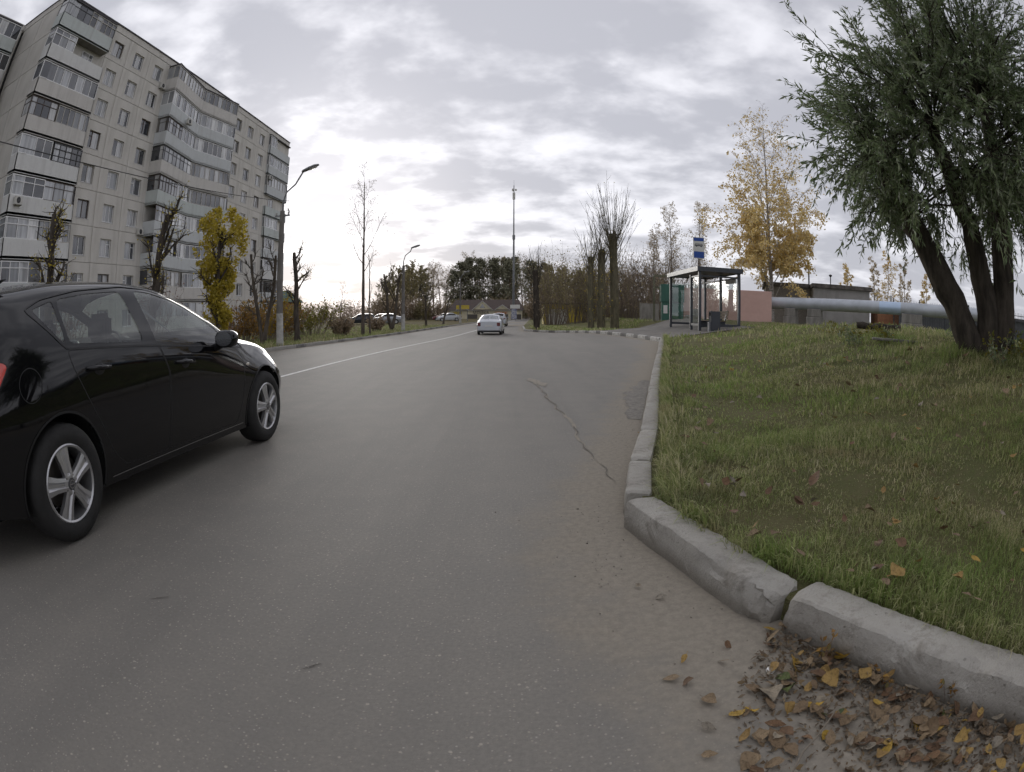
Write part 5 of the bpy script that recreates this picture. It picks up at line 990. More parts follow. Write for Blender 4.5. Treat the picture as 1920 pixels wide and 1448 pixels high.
# trunks (local metres from the foot); left one leans out towards the road
k1 = limb([(-.12, .12, -.1), (-.42, .42, .75), (-.88, .85, 1.75), (-1.2, 1.15, 2.6)], .25, .17, 12)
k2 = limb([(.12, .0, -.1), (.06, .05, .9), (-.25, .22, 2.2), (-.5, .4, 3.3)], .24, .13, 12); k3 = limb([(.3, -.12, -.1), (.38, -.15, 1.2), (.5, -.2, 2.6), (.5, -.3, 4.0)], .26, .12, 12); k4 = limb([(.45, .1, -.1), (.75, .2, 1.3), (1.2, .3, 2.8)], .17, .10, 10)
T.tube(np.array([k1[-1], k1[-1]+[-.05, .05, .14]]), [.17, .12], 12)
ends = [k1[11], k1[-1], k1[-1], k2[-1], k2[11], k3[-1], k3[12], k4[-1]]
C0 = np.array([-.15, .2, 3.6]); RX = np.array([3.0, 3.0, 3.2]); tg = []
while len(tg) < 400:
    d = g.normal(0, 1, 3); d /= np.linalg.norm(d); r_ = g.uniform(.12, 1)**.5; p = C0+d*RX*r_*(1+.14*vnoise(d[None]*2.2, 77)[0])
    rh = math.hypot(p[0]+.3, p[1]-.3)
    if p[2] < 3.0-.62*rh or p[2] < 1.35: continue
    lft = p[0]*-.63+p[1]*.777
    if lft > np.interp(p[2], [.6, 1.3, 3.3, 4.4, 5.8], [1.5, 2.2, 2.7, 1.75, .35]): continue
    tg.append(p)
for p in tg:
    e = min(ends, key=lambda q: np.linalg.norm(q-p)+.9*max(0, q[2]-p[2])+g.uniform(0, .8)); d = p-e; ln = np.linalg.norm(d); mid = e+d*.45+np.array([0, 0, .28*ln*g.uniform(.4, 1)]); u = np.linspace(0, 1, 8)[:, None]; P_ = (1-u)**2*e+2*u*(1-u)*mid+u*u*p; P_[1:] += g.normal(0, .02, (7, 3)); T.tube(P_, np.linspace(.008+.006*ln, .005, 8), 4)
    out = (p-C0)/RX; out = out/np.linalg.norm(out); td = P_[-1]-P_[-2]; td /= np.linalg.norm(td); low = p[2] < 2.7 and math.hypot(p[0], p[1]) > 1.3
    for j in range(8):
        k = int(g.integers(3, 8)); dd = td*.7+out*.6+g.normal(0, .5, 3)+np.array([0, 0, -.55 if low else .22]); tw, _ = T.path(P_[k], dd, g.uniform(.4, .85), 6, .08, -.03, .20 if low else .07); T.tube(tw, np.linspace(.006, .002, 7), 3)
        for m in range(24):
            f = g.uniform(.1, 1)*6; i0 = min(int(f), 5); q_ = tw[i0]+(tw[i0+1]-tw[i0])*(f-i0); ax = tw[i0+1]-tw[i0]; ax /= np.linalg.norm(ax); T.leaf(q_, ax*.9+g.normal(0, .5, 3)+[0, 0, -.12], g.uniform(.09, .165))
# epicormic sprays hanging on the trunks
for P_ in (k1, k2, k3, k4):
    for i in range(9):
        q_ = P_[int(g.integers(6, 16))]; a = g.uniform(0, 6.28); tw, _ = T.path(q_, (math.cos(a), math.sin(a), .3), g.uniform(.3, .7), 5, .1, 0, .5); T.tube(tw, np.linspace(.006, .002, 6), 3)
        for m in range(12): T.leaf(tw[int(g.integers(1, 6))], g.normal(0, .6, 3)+[0, 0, -.8], g.uniform(.08, .14))
plant_tree('willow_tree', 'big leafy dark green willow with several leaning trunks on the lawn', 'tree', (WB[0], WB[1], wz), T, M_barkd, M_lwillow, None, .2)
# ------------------------------------------------------------------ street lamps
M_conc = bark('lamp_concrete', (.2, .19, .175), (.14, .13, .12), 6); M_whitewash = mat('whitewash', (.5, .49, .46), .85, .35, 5); M_galv = mat('galvanised', (.22, .225, .23), .5, .2, 8, metallic=.5); M_lens = mat('lamp_lens', (.5, .5, .48), .2, 0)
def lamp(loc, label, ht=5.6, arm=2.15, rise=1.6, dirx=1.0):
    t = empty('street_lamp', loc); tag(t, label, 'street lamp', 'street lamps along the road')
    b = MB(); b.tube([(0, 0, 1.25), (0, 0, ht)], [.135, .095], 12); b.build('pole', M_conc, t, True, 50)
    b = MB(); b.tube([(0, 0, -.15), (0, 0, 1.25)], [.15, .137], 12); b.build('painted_base', M_whitewash, t, True, 50)
    b = MB(); b.tube([(0, 0, ht-.5), (0, 0, ht+.35), (.12*dirx, 0, ht+.75), (.5*dirx, 0, ht+1.05), (arm*dirx, 0, ht+rise)], .035, 8); b.build('arm', M_galv, t, True, 60)
    b = MB(); a = math.atan2(.55, 1.65); M = Matrix.Translation((arm*dirx, 0, ht+rise)) @ Matrix.Rotation(-a*dirx, 4, 'Y'); v = []; f = []
    for x, w, hh in ((-.06, .05, .05), (0, .09, .08), (.25, .12, .10), (.5, .14, .09), (.68, .08, .04)):
        for k in range(12): an = 6.2832*k/12; v.append(M @ Vector((x*dirx, w*math.cos(an), hh*math.sin(an)*(1 if math.sin(an) > 0 else .45))))
    f = [(i*12+k, i*12+(k+1) % 12, (i+1)*12+(k+1) % 12, (i+1)*12+k) for i in range(4) for k in range(12)]+[tuple(range(12)), tuple(range(48, 60))]; b.add(v, f); hd = b.build('lamp_head', M_galv, t, True, 60)
    b = MB(); b.lathe([(0, -.07), (.11, -.055), (.12, -.03)], 14, M @ Matrix.Translation((.42*dirx, 0, 0)) @ Matrix.Diagonal((1.7, .9, 1, 1))); b.build('lens', M_lens, hd, True)
    b = MB(); b.bar((-.32, 0, ht-.2), (.32, 0, ht-.2), .06); b.build('cross_arm', M_galv, t)
    for s_ in (-.27, .27): b = MB(); b.lathe([(.02, 0), (.045, .03), (.03, .06), (.045, .09), (.0, .11)], 10, Matrix.Translation((s_, 0, ht-.17))); b.build('insulator', M_whitewash, t)
    return t
P1 = (-8.95, 20.5); P2 = (-8.05, 41.7); P3 = (-6.9, 76); P0 = (-10.0, -4.5)
lamp((*P1, ll(*P1)), 'tall concrete lamp post with whitewashed foot, nearest the apartment block', 5.3, .8, 1.55); lamp((*P2, ll(*P2)), 'second lamp post with white foot, right of the birch', 4.9, .6, 1.3)
lamp((*P3, ll(*P3)), 'distant lamp post before the far wood', 5.6, .6, 1.2); lamp((*P0, ll(*P0)), 'lamp post beside the black car, holding the overhead cable', 5.6)
b = MB(); pts = []
for i in range(41):
    f = i/40; pts.append((P0[0]+(P1[0]-P0[0])*f+.27, P0[1]+(P1[1]-P0[1])*f, 5.75-.95*4*f*(1-f)))
b.tube(pts, .012, 5); tag(b.build('overhead_cable', M_dark), 'thin black cable sagging across the front of the block', 'cable')
# cell mast
t = empty('radio_mast', (.3, 150, -.3)); tag(t, 'very tall thin steel radio mast rising over the wood', 'mast')
b = MB(); b.tube([(0, 0, 0), (0, 0, 22)], [.34, .24], 14); b.tube([(0, 0, 22), (0, 0, 36.5)], [.2, .12], 12); b.build('shaft', M_galv, t, True, 50)
b = MB(); b.lathe([(.2, 0), (.36, .05), (.36, 1.9), (.2, 2.0)], 8, Matrix.Translation((0, 0, 32.5))); b.build('antenna_cluster', M_ac, t); b = MB(); b.lathe([(.3, 0), (.38, .1), (.38, 1.2), (.3, 1.3)], 8, Matrix.Translation((0, 0, 21.4))); b.build('antenna_collar', M_galv, t); b = MB(); b.bar((0, 0, 36.4), (0, 0, 38), .05); b.build('lightning_rod', M_galv, t)
for k in range(3):
    b = MB(); b.lathe([(0, 0), (.3, .05), (.3, .15), (0, .2)], 12, Matrix.Translation((.5*math.cos(k*2.1), .5*math.sin(k*2.1), 35.2)) @ Matrix.Rotation(math.pi/2, 4, 'X')); b.build('dish_antenna', M_ac, t)
# ------------------------------------------------------------------ car wash with gables at the end of the road
M_cream = mat('cream_render', (.72, .66, .48), .85, .2, 1.5); M_broof = mat('brown_roof', (.09, .065, .055), .8, .25, 2); M_wtrim = mat('white_trim', (.6, .59, .55), .6, .05, 2); M_shut = mat('shutter_grey', (.1, .09, .08), .6, .1, 2); M_lorange = mat('letter_orange', (.65, .14, .03), .4, 0); M_ldark = mat('letter_dark', (.05, .045, .05), .5, 0); M_ye = mat('yellow_panel', (.5, .38, .05), .5, .05, 2)
cw = empty('car_wash', (-16.4, 150, -.95)); tag(cw, 'cream car wash with brown gabled roof and lettering at the road end', 'building')
b = MB(); b.box(0, 19, 0, 9, 0, 3.3); b.build('wall', M_cream, cw)
b = MB(); b.add([(-.5, -.5, 3.25), (19.5, -.5, 3.25), (18.2, 4.5, 6.1), (1.2, 4.5, 6.1), (-.5, 9.5, 3.25), (19.5, 9.5, 3.25)], [(0, 1, 2, 3), (1, 5, 2), (5, 4, 3, 2), (4, 0, 3)]); rf_ = b.build('roof', M_broof, cw)
for gx, gw, gh in ((3.3, 1.6, 1.0), (8.6, 2.6, 2.3), (13.8, 1.9, 1.3)):
    b = MB(); b.prism([(gx-gw, 3.2), (gx+gw, 3.2), (gx, 3.2+gh)], -.25, 2.2, Matrix(((1, 0, 0, 0), (0, 0, 1, 0), (0, 1, 0, 0), (0, 0, 0, 1)))); gb = b.build('gable', M_cream, cw)
    b = MB()
    for s_ in (-1, 1): b.bar((gx+s_*(gw+.25), -.36, 3.1), (gx, -.36, 3.3+gh), .16, .24, (0, 1, 0))
    b.build('verge_board', M_wtrim, gb)
    if gw > 2: b = MB(); b.prism([(gx-.7, 3.8), (gx+.7, 3.8), (gx, 4.9)], -.30, -.26, Matrix(((1, 0, 0, 0), (0, 0, 1, 0), (0, 1, 0, 0), (0, 0, 0, 1)))); b.build('gable_window', M_pane, gb)
for dx in (4.6, 8.3, 12.6, 16): b = MB(); b.box(dx, dx+2.7, -.06, .1, 0, 2.1); dr_ = b.build('door', M_shut if dx != 8.3 else M_ac, cw)
b = MB(); b.box(-.1, 19.1, -.15, .0, 2.95, 3.2); b.build('fascia', M_wtrim, cw)
def text3(s_, size, m, loc, parent, name='lettering', rot=(math.pi/2, 0, 0), ext=.03):
    cu = bpy.data.curves.new(name, 'FONT'); cu.body = s_; cu.size = size; cu.extrude = ext; cu.materials.append(m); cu.space_character = 1.15; tmp = bpy.data.objects.new('tmp', cu); me_ = bpy.data.meshes.new_from_object(tmp); bpy.data.objects.remove(tmp); return mesh_ob(name, me_, parent, loc, rot)
text3('МОЙКА', 1.05, M_ldark, (6.1, -.22, 2.2), cw); text3('шины', 1.05, M_lorange, (12.0, -.22, 2.25), cw)
b = MB(); b.box(1.0, 3.2, -.1, 0, 2.1, 2.75); b.build('sign_panel', M_ye, cw)
# signs by the road
t = empty('bus_stop_sign', (.55, 118, -.25)); tag(t, 'distant blue and white sign board below the radio mast', 'sign'); b = MB(); b.box(-.06, .06, -.06, .06, 0, 3.0); b.build('post', M_galv, t); b = MB(); b.box(-1.0, 1.0, -.08, .08, 2.6, 3.4); b.build('board', M_wtrim, t); M_blue = mat('sign_blue', (.01, .06, .30), .45, 0); b = MB(); b.box(-.75, .35, -.1, .1, .4, 2.5); b.build('panel', mat('poster_blue_grey', (.08, .1, .2), .5, .5, 3, c2=(.5, .5, .5)), t)
t = empty('yellow_sign', (-8.3, 96, -.05)); tag(t, 'small yellow sign board on posts above the white parked car', 'sign'); b = MB(); b.box(-1.1, 1.1, -.05, .05, 2.1, 2.75); b.build('board', M_ye, t)
for s_ in (-.8, .8): b = MB(); b.box(s_-.05, s_+.05, -.05, .05, 0, 2.1); b.build('post', M_galv, t)
# brick house with green roof beyond the block
M_brick = NT('red_brick'); bt = M_brick.n('ShaderNodeTexBrick'); bt.inputs['Scale'].default_value = 6; bt.inputs['Color1'].default_value = (.26, .1, .06, 1); bt.inputs['Color2'].default_value = (.2, .08, .05, 1); bt.inputs['Mortar'].default_value = (.25, .22, .2, 1); M_brick.l(M_brick.tc.outputs['Object'], bt.inputs[0]); M_brick.set(Base_Color=bt.outputs[0], Roughness=.9); M_brick = M_brick.m
t = empty('brick_house', (-41.3, 86, -.1)); tag(t, 'red brick house with green roof past the end of the block', 'house'); b = MB(); b.box(0, 4.2, 0, 9, 0, 4.0); b.build('wall', M_brick, t); b = MB(); b.add([(-.4, -.4, 3.95), (4.6, -.4, 3.95), (4.6, 9.4, 3.95), (-.4, 9.4, 3.95), (.8, 4.5, 6.0), (3.4, 4.5, 6.0)], [(0, 1, 5, 4), (1, 2, 5), (2, 3, 4, 5), (3, 0, 4)]); b.build('roof', mat('green_roof', (.04, .09, .06), .6, .15, 2), t)
for x in (.7, 2.5): b = MB(); b.box(x, x+1.0, -.05, .1, 1.3, 2.7); w_ = b.build('window', M_wtrim, t); b = MB(); b.box(x+.08, x+.92, -.07, -.04, 1.38, 2.62); b.build('pane', M_pane, w_)
# low sheds right of the cut trunk
t = empty('shed', (3.8, 70, -.1)); tag(t, 'low yellow shed with grey door between the far bushes', 'shed'); b = MB(); b.box(0, 5.5, 0, 4, 0, 2.5); b.build('wall', M_ye, t); b = MB(); b.box(-.3, 5.8, -.4, 4.3, 2.5, 2.75); b.build('roof', M_broof, t); b = MB(); b.box(.6, 2.9, -.08, .05, 0, 1.9); b.build('door', M_ac, t)

# ------------------------------------------------------------------ bus shelter
M_steel = mat('shelter_steel', (.045, .05, .06), .42, .15, 3, metallic=.0, spec=.5); M_fasc = mat('shelter_fascia', (.2, .205, .215), .4, .1, 2); M_wood = mat('bench_wood', (.19, .14, .09), .7, .3, 9); M_sglass = glassmat('shelter_glass', (.86, .9, .88), (1, 1, 1), 2.1)
SX, SY, SZ = 8.22, 24.0, .57
sh = empty('bus_shelter', (SX, SY, SZ)); tag(sh, 'dark grey steel bus shelter with glass back and flat roof', 'bus shelter'); SW, SL, SH = 1.95, 4.8, 2.86
for x, y in ((0, 0), (0, SL), (0, 1.25), (SW, 0), (SW, SL), (SW, SL/2)): b = MB(); b.box(x-.06, x+.06, y-.06, y+.06, -.25, SH-.16 if not (x == 0 and y == 1.25) else SH-.3); b.build('post', M_steel, sh)
b = MB(); b.box(-.12, SW+.12, -.12, SL+.12, SH-.158, SH-.03); rfs = b.build('roof', M_steel, sh)
for (x0, x1, y0, y1) in ((-.16, -.122, -.16, SL+.16), (SW+.122, SW+.16, -.16, SL+.16), (-.12, SW+.12, -.16, -.122), (-.12, SW+.12, SL+.122, SL+.16)): b = MB(); b.box(x0, x1, y0, y1, SH-.20, SH); b.build('fascia', M_fasc if x1 < 0 else M_steel, rfs)
b = MB(); b.bar((.0, .06, SH-.40), (SW, .06, SH-.40), .07); b.build('beam', M_steel, sh); b = MB(); b.bar((SW, .06, SH-.40), (SW, SL, SH-.40), .06); b.build('beam', M_steel, sh); b = MB(); b.bar((0, .06, SH-.40), (0, 1.25, SH-.40), .06); b.build('beam', M_fasc, sh)
for a, c in (((SW, 0, .28), (SW, SL, .28)), ((0, 0, .28), (0, 1.25, .28)), ((.0, SL, .28), (SW, SL, .28)), ((0, 0, .28), (SW, 0, .28))): b = MB(); b.bar(a, c, .07, .11); b.build('rail', M_steel, sh)
for (y0, y1) in ((.08, SL/2-.07), (SL/2+.07, SL-.08)): b = MB(); b.add([(SW, y0, .35), (SW, y1, .35), (SW, y1, SH-.45), (SW, y0, SH-.45)], [(0, 3, 2, 1)]); b.build('glass_pane', M_sglass, sh)
b = MB(); b.add([(0, .08, .35), (0, 1.18, .35), (0, 1.18, SH-.45), (0, .08, SH-.45)], [(0, 3, 2, 1)]); b.build('glass_pane', M_sglass, sh); b = MB(); b.add([(.08, SL, .35), (SW-.08, SL, .35), (SW-.08, SL, SH-.45), (.08, SL, SH-.45)], [(0, 1, 2, 3)]); b.build('glass_pane', M_sglass, sh)
b = MB(); b.box(.02, .10, -.09, -.065, .9, 1.4) if False else b.box(SW-.10, SW-.02, .3, 1.5, SH-.62, SH-.44); b.build('route_plate', M_wtrim, sh)
bn = empty('bench', (SX+1.35, SY+.75, SZ)); tag(bn, 'wooden slatted bench inside the bus shelter', 'bench')
for i in range(4): b = MB(); b.box(-.22+.12*i, -.12+.12*i, 0, 2.6, .46, .50); b.build('seat_slat', M_wood, bn)
for i in range(3): b = MB(); b.box(.30+.02*i, .34+.02*i, 0, 2.6, .58+.13*i, .69+.13*i); b.build('back_slat', M_wood, bn)
for y in (.2, 2.4): b = MB(); b.box(-.2, .28, y, y+.07, 0, .458); b.bar((.26, y+.035, .4), (.40, y+.035, .98), .06); b.build('leg', M_steel, bn)
bi = empty('litter_bin', (8.7, 23.35, .575)); tag(bi, 'dark grey box litter bin in front of the bus shelter', 'litter bin'); b = MB(); b.box(-.22, .22, -.17, .17, -.05, .88); bevel(b.build('body', M_steel, bi), .015); b = MB(); b.box(-.2215, -.218, -.13, .13, .68, .83); b.build('opening', M_void, bi); b = MB(); b.box(-.30, -.2225, -.1, .1, 0, .42); b.build('ash_box', M_fasc, bi)
# bus stop sign 5.16: blue bars, white field, black bus
t = empty('bus_stop_sign', (SX+.08, SY+.3, SZ)); tag(t, 'blue and white bus stop sign above the shelter', 'sign')
b = MB(); b.tube([(0, .06, -.2), (0, .06, 4.2)], .035, 10); b.build('pole', mat('rusty_pole', (.12, .09, .07), .7, .3, 6), t, True)
Msign = Matrix.Translation((0, 0, 3.25)); b = MB(); b.box(-.27, .27, -.012, .012, 0, .98, Msign); pl = b.build('board', M_wtrim, t)
b = MB(); b.box(-.245, .245, -.016, -.0122, .03, .32, Msign); b.build('blue_band', M_blue, pl); b = MB(); b.box(-.245, .245, -.016, -.0122, .80, .95, Msign); b.build('blue_band', M_blue, pl)
b = MB(); b.box(-.19, .19, -.016, -.0122, .57, .66, Msign); b.box(-.17, .17, -.0162, -.0123, .655, .68, Msign)
for wx in (-.11, .11): b.lathe([(0, 0), (.035, 0)], 12, Msign @ Matrix.Translation((wx, -.0166, .565)) @ Matrix.Rotation(math.pi/2, 4, 'X'))
b.build('bus_symbol', M_ldark, pl)
b = MB(); [b.box(-.16+.07*i, -.11+.07*i, -.0185, -.0165, .615, .65, Msign) for i in range(5)]; b.build('symbol_windows', M_wtrim, pl)

# ------------------------------------------------------------------ pink wall, pipe, garages, fence, cabinets
M_pink = NT('pink_render'); f = M_pink.noise(.9, 5, .6); g_ = M_pink.noise(5, 5, .6); M_pink.set(Base_Color=M_pink.mix(M_pink.map(g_, .45, .75, 0, .35), M_pink.mix(M_pink.map(f, .35, .7), (.62, .41, .355), (.54, .345, .295)), (.50, .34, .29)), Roughness=.9); M_pink = M_pink.m
A_ = Vector((11.8, 38.0)); B_ = Vector((17.86, 36.0)); t = empty('pink_wall', (A_.x, A_.y, .85), math.atan2(B_.y-A_.y, B_.x-A_.x)); tag(t, 'plain pink rendered block behind the bus shelter', 'wall'); ln = (B_-A_).length
b = MB(); b.box(0, ln, 0, 1.6, -.3, 2.38); bevel(b.build('wall', M_pink, t), .02, 1); 
q = NT('pipe_sheath'); f = q.noise(1.2, 5, .6); sx = q.n('ShaderNodeSeparateXYZ'); q.l(q.tc.outputs['Object'], sx.inputs[0]); q.set(Base_Color=q.mix(q.map(f, .35, .7), (.50, .53, .57), (.38, .40, .43)), Roughness=.45, Metallic=.25); M_pipe = q.m; M_pipeb = mat('pipe_new_sheet', (.5, .62, .78), .35, .1, 2, metallic=.35)
PA = Vector((15.2, 41.4, 2.45)); PB = Vector((32.4, 24.7, 2.76)); pp = empty('heating_pipe', (0, 0, 0)); tag(pp, 'thick silver district heating pipe running behind the lawn', 'pipe'); d = (PB-PA); n_ = 14
for i in range(n_):
    a = PA+d*(i/n_); c = PA+d*((i+1)/n_-.0); m = M_pipeb if i == 8 else M_pipe; dd = d.normalized(); b = MB(); b.tube([a+dd*.0, a+dd*.05, a+dd*.051, c], [.455, .455, .44, .44], 24); b.build('pipe_section', m, pp, True, 40)
M_block = bark('concrete_block', (.3, .285, .26), (.2, .19, .17), 4)
for f_, w_, lb in ((.275, 1.0, 'whitish concrete block under the pipe next to the pink wall'), (.355, 1.2, 'stepped concrete pier under the pipe right of the whitish block'), (.68, 1.8, 'wide concrete pier under the blue part of the pipe')):
    p = PA+d*f_; zg = lz(p.x, p.y); t = empty('pipe_support', (p.x, p.y, zg), math.atan2(d.y, d.x)); tag(t, lb, 'pipe support', 'piers under the pipe'); b = MB(); b.box(-w_/2, w_/2, -.45, .45, -.3, (p.z-.42-zg)*.55); bevel(b.build('lower_block', M_block, t), .03, 1); b = MB(); b.box(-w_/2+.08, w_/2-.05, -.40, .42, (p.z-.42-zg)*.55+.004, p.z-.34-zg); bevel(b.build('upper_block', M_block, t), .03, 1)
M_gar = NT('garage_render'); f = M_gar.noise(.8, 5, .6); st = M_gar.noise(1.5, 4, .6, sc=(1, 1, .15)); M_gar.set(Base_Color=M_gar.mix(M_gar.map(st, .5, .75, 0, .5), M_gar.mix(M_gar.map(f, .35, .7), (.36, .345, .33), (.27, .26, .245)), (.2, .19, .18)), Roughness=.9); M_gar = M_gar.m
M_gbrick = NT('grey_brick'); bt = M_gbrick.n('ShaderNodeTexBrick'); bt.inputs['Scale'].default_value = 4; bt.inputs['Color1'].default_value = (.30, .27, .23, 1); bt.inputs['Color2'].default_value = (.24, .21, .18, 1); bt.inputs['Mortar'].default_value = (.17, .16, .15, 1); mp = M_gbrick.n('ShaderNodeMapping'); mp.inputs['Rotation'].default_value = (math.pi/2, 0, 0); M_gbrick.l(M_gbrick.tc.outputs['Object'], mp.inputs[0]); M_gbrick.l(mp.outputs[0], bt.inputs[0]); M_gbrick.set(Base_Color=bt.outputs[0], Roughness=.9); M_gbrick = M_gbrick.m
GA = Vector((25.1, 42.0)); GBv = Vector((30.0, 39.8)); t = empty('garage', (GA.x, GA.y, 1.0), math.atan2(GBv.y-GA.y, GBv.x-GA.x)); tag(t, 'pale grey flat-roofed garage with a tarred roof edge behind the pipe', 'garage'); ln = (GBv-GA).length
b = MB(); b.box(0, ln, 0, 7, -.4, 3.25); b.build('front_wall', M_gar, t); b = MB(); b.box(-4.3, -.003, 2.2, 9, -.4, 3.3); b.build('brick_wing', M_gbrick, t)
for x0, x1, y0, z in ((-.15, ln+.25, -.25, 3.255), (-4.5, -.16, 1.95, 3.305)): b = MB(); b.box(x0, x1, y0, 9.1, z, z+.34); b.build('roof_slab', mat('tarred_edge', (.07, .062, .055), .9, .5, 3, c2=(.2, .18, .16)), t)
b = MB(); b.tube([(-.1, 3, 3.4), (-.1, 3, 5.0)], .07, 8); b.build('vent_pipe', M_dark, t); b = MB(); b.tube([(2.2, 4, 3.5), (2.2, 4, 4.7)], .05, 8); b.lathe([(.0, .2), (.18, .15), (.12, 0)], 8, Matrix.Translation((2.2, 4, 4.6))); b.build('vent_cowl', M_dark, t)
t = empty('brick_annex', (30.3, 38.9, 1.0), -.42); tag(t, 'small orange brick annex beside the pale garage', 'annex'); b = MB(); b.box(0, 2.6, 0, 3, -.4, 2.3); b.build('wall', mat('orange_brick', (.36, .17, .09), .9, .25, 3), t); b = MB(); b.box(-.1, 2.8, -.15, 3.1, 2.305, 2.5); b.build('roof_slab', M_roofing, t); b = MB(); b.tube([(1.6, 1, 2.4), (1.6, 1, 3.1)], .12, 8); b.build('flue', M_ac, t)
# steel fence on the right
M_fence = mat('fence_dark', (.045, .05, .055), .6, .2, 4); FA = Vector((28.2, 34.0)); FB = Vector((38.5, 24.5)); fl = (FB-FA).length; fr_ = empty('steel_fence', (FA.x, FA.y, 1.05), math.atan2(FB.y-FA.y, FB.x-FA.x)); tag(fr_, 'dark steel bar fence behind the pipe on the far right', 'fence')
b = MB(); b.box(0, .03, -.015, .015, .05, 2.35); bar_me = b.mesh('bar', M_fence)
for i in range(int(fl/.16)): mesh_ob('bar', bar_me, fr_, (.16*i, 0, 0))
for z in (.3, 2.1): b = MB(); b.box(0, fl, .018, .05, z, z+.05); b.build('rail', M_fence, fr_)
for i in range(int(fl/2.3)+1): b = MB(); b.box(2.3*i, 2.3*i+.1, .052, .15, -.3, 2.5); b.build('post', M_fence, fr_)
t = empty('sheet_shed', (35.0, 33.5, .9), -.72); tag(t, 'long low dark metal shed behind the steel fence', 'shed'); b = MB(); b.box(-5, 9, 0, 5, -.3, 2.0); b.build('wall', mat('shed_sheet', (.11, .115, .12), .7, .3, 2), t); b = MB(); b.box(-5.2, 9.2, -.3, 5.2, 2.003, 2.25); b.build('roof', M_roofing, t)
b = MB(); b.tube([(0, 0, -.3), (0, 0, 3.4)], .12, 12); px_ = (31.0, 25.6); o = b.build('rusty_post', mat('rust', (.2, .08, .04), .9, .3, 5), loc=(px_[0], px_[1], lz(*px_)), smooth=True, sharp=50); tag(o, 'rusty red steel post behind the willow trunks', 'post')
# green cabinets, grey wall
M_gc = mat('cabinet_green', (.03, .12, .085), .55, .25, 2, c2=(.02, .07, .05)); t = empty('green_cabinet', (10.1, 37.6, .95), -.18); tag(t, 'tall dark green metal cabinet in two tiers by the bushes', 'cabinet')
b = MB(); b.box(0, 1.5, 0, 1.3, -.2, 1.22); bevel(b.build('lower_tier', M_gc, t), .02, 1); b = MB(); b.box(-.06, 1.56, -.06, 1.36, 1.224, 2.45); bevel(b.build('upper_tier', M_gc, t), .02, 1); b = MB(); b.box(.1, .38, -.008, -.001, .45, 1.0); b.build('notice', M_wtrim, t); b = MB(); b.box(.74, .77, -.07, -.061, 1.3, 2.4); b.build('door_gap', M_void, t)
b = MB()
for x, y in ((-.4, 1.6), (1.0, 1.6), (-.4, 2.8), (1.0, 2.8)): b.bar((x, y, -.2), (x, y, 3.2), .07)
for z in (2.3, 3.15): b.bar((-.4, 1.6, z), (1.0, 1.6, z), .06); b.bar((-.4, 2.8, z), (1.0, 2.8, z), .06); b.bar((-.4, 1.6, z), (-.4, 2.8, z), .06); b.bar((1.0, 1.6, z), (1.0, 2.8, z), .06)
b.build('frame', mat('frame_olive', (.16, .16, .1), .7, .2, 4), t)
t = empty('concrete_wall', (10.7, 46.5, .5), .1); tag(t, 'low grey concrete wall panel left of the green cabinet', 'wall'); b = MB(); b.box(0, 1.6, 0, .18, -.3, 1.75); b.build('panel', M_block, t); b = MB(); b.box(-.1, .0, -.05, .23, -.3, 1.8); b.build('post', M_block, t)
t = empty('rubble_block', (11.6, 35.6, 1.0), .4); tag(t, 'pale broken concrete lump behind the bus shelter', 'rubble'); b = MB(); b.box(-.5, .4, -.3, .3, -.2, .35); bevel(b.build('block', M_block, t), .12, 2); b = MB(); b.box(.2, .7, -.2, .3, -.1, .75); bevel(b.build('block', M_block, t), .1, 2)
# old log / beam on the mound, and a flat slab
t = empty('fallen_log', (8.85, 11.3, lz(8.85, 11.3)+.05), -.55); tag(t, 'dark rotten log lying on the grass mound', 'log'); T = TB(301); pts = np.array([(-.62+.155*i, .015*math.sin(i), .06+.01*math.sin(2*i)) for i in range(9)]); T.tube(pts, .085+.012*np.sin(np.arange(9)*1.7), 10); T.tube(np.array([pts[0], pts[0]-[.01, 0, 0]]), [.08, .01], 10); T.tube(np.array([pts[-1], pts[-1]+[.01, 0, 0]]), [.08, .01], 10); mesh_ob('trunk', T.bark('trunk', M_barkd, t), t)
t = empty('wooden_plank', (7.25, 8.6, lz(7.25, 8.6)+.02), -.5); tag(t, 'weathered grey plank lying in the grass below the log', 'plank'); b = MB(); b.box(-.55, .55, -.09, .09, 0, .05); bevel(b.build('board', M_block, t), .012, 1)
# ------------------------------------------------------------------ grass: one mass nobody could count
q = NT('grass_blade'); g1 = q.noise(.55, 4, .6); g2_ = q.noise(2.3, 4, .6); isl = q.island(); hb = q.attr('tipf')
c = q.ramp(isl, [(0, (.20, .235, .08)), (.35, (.30, .32, .125)), (.6, (.40, .395, .2)), (.8, (.52, .465, .27)), (1, (.62, .55, .38))])
c = q.mix(q.map(g1, .42, .62), c, q.ramp(isl, [(0, (.18, .27, .065)), (.5, (.25, .35, .09)), (1, (.40, .43, .17))])); c = q.mix(q.map(g2_, .53, .66, 0, .6), c, (.36, .30, .18)); g3 = q.noise(5.5, 4, .6); c = q.mix(q.map(g3, .5, .68, 0, .55), c, (.10, .125, .05))
q.set(Base_Color=c, Roughness=.6); q.b.inputs['Specular IOR Level'].default_value = .25
t_ = q.n('ShaderNodeBsdfTranslucent'); q.l(c, t_.inputs[0]); x_ = q.n('ShaderNodeMixShader'); x_.inputs[0].default_value = .4; q.l(q.b.outputs[0], x_.inputs[1]); q.l(t_.outputs[0], x_.inputs[2]); q.l(x_.outputs[0], q.out.inputs[0]); M_grass = q.m
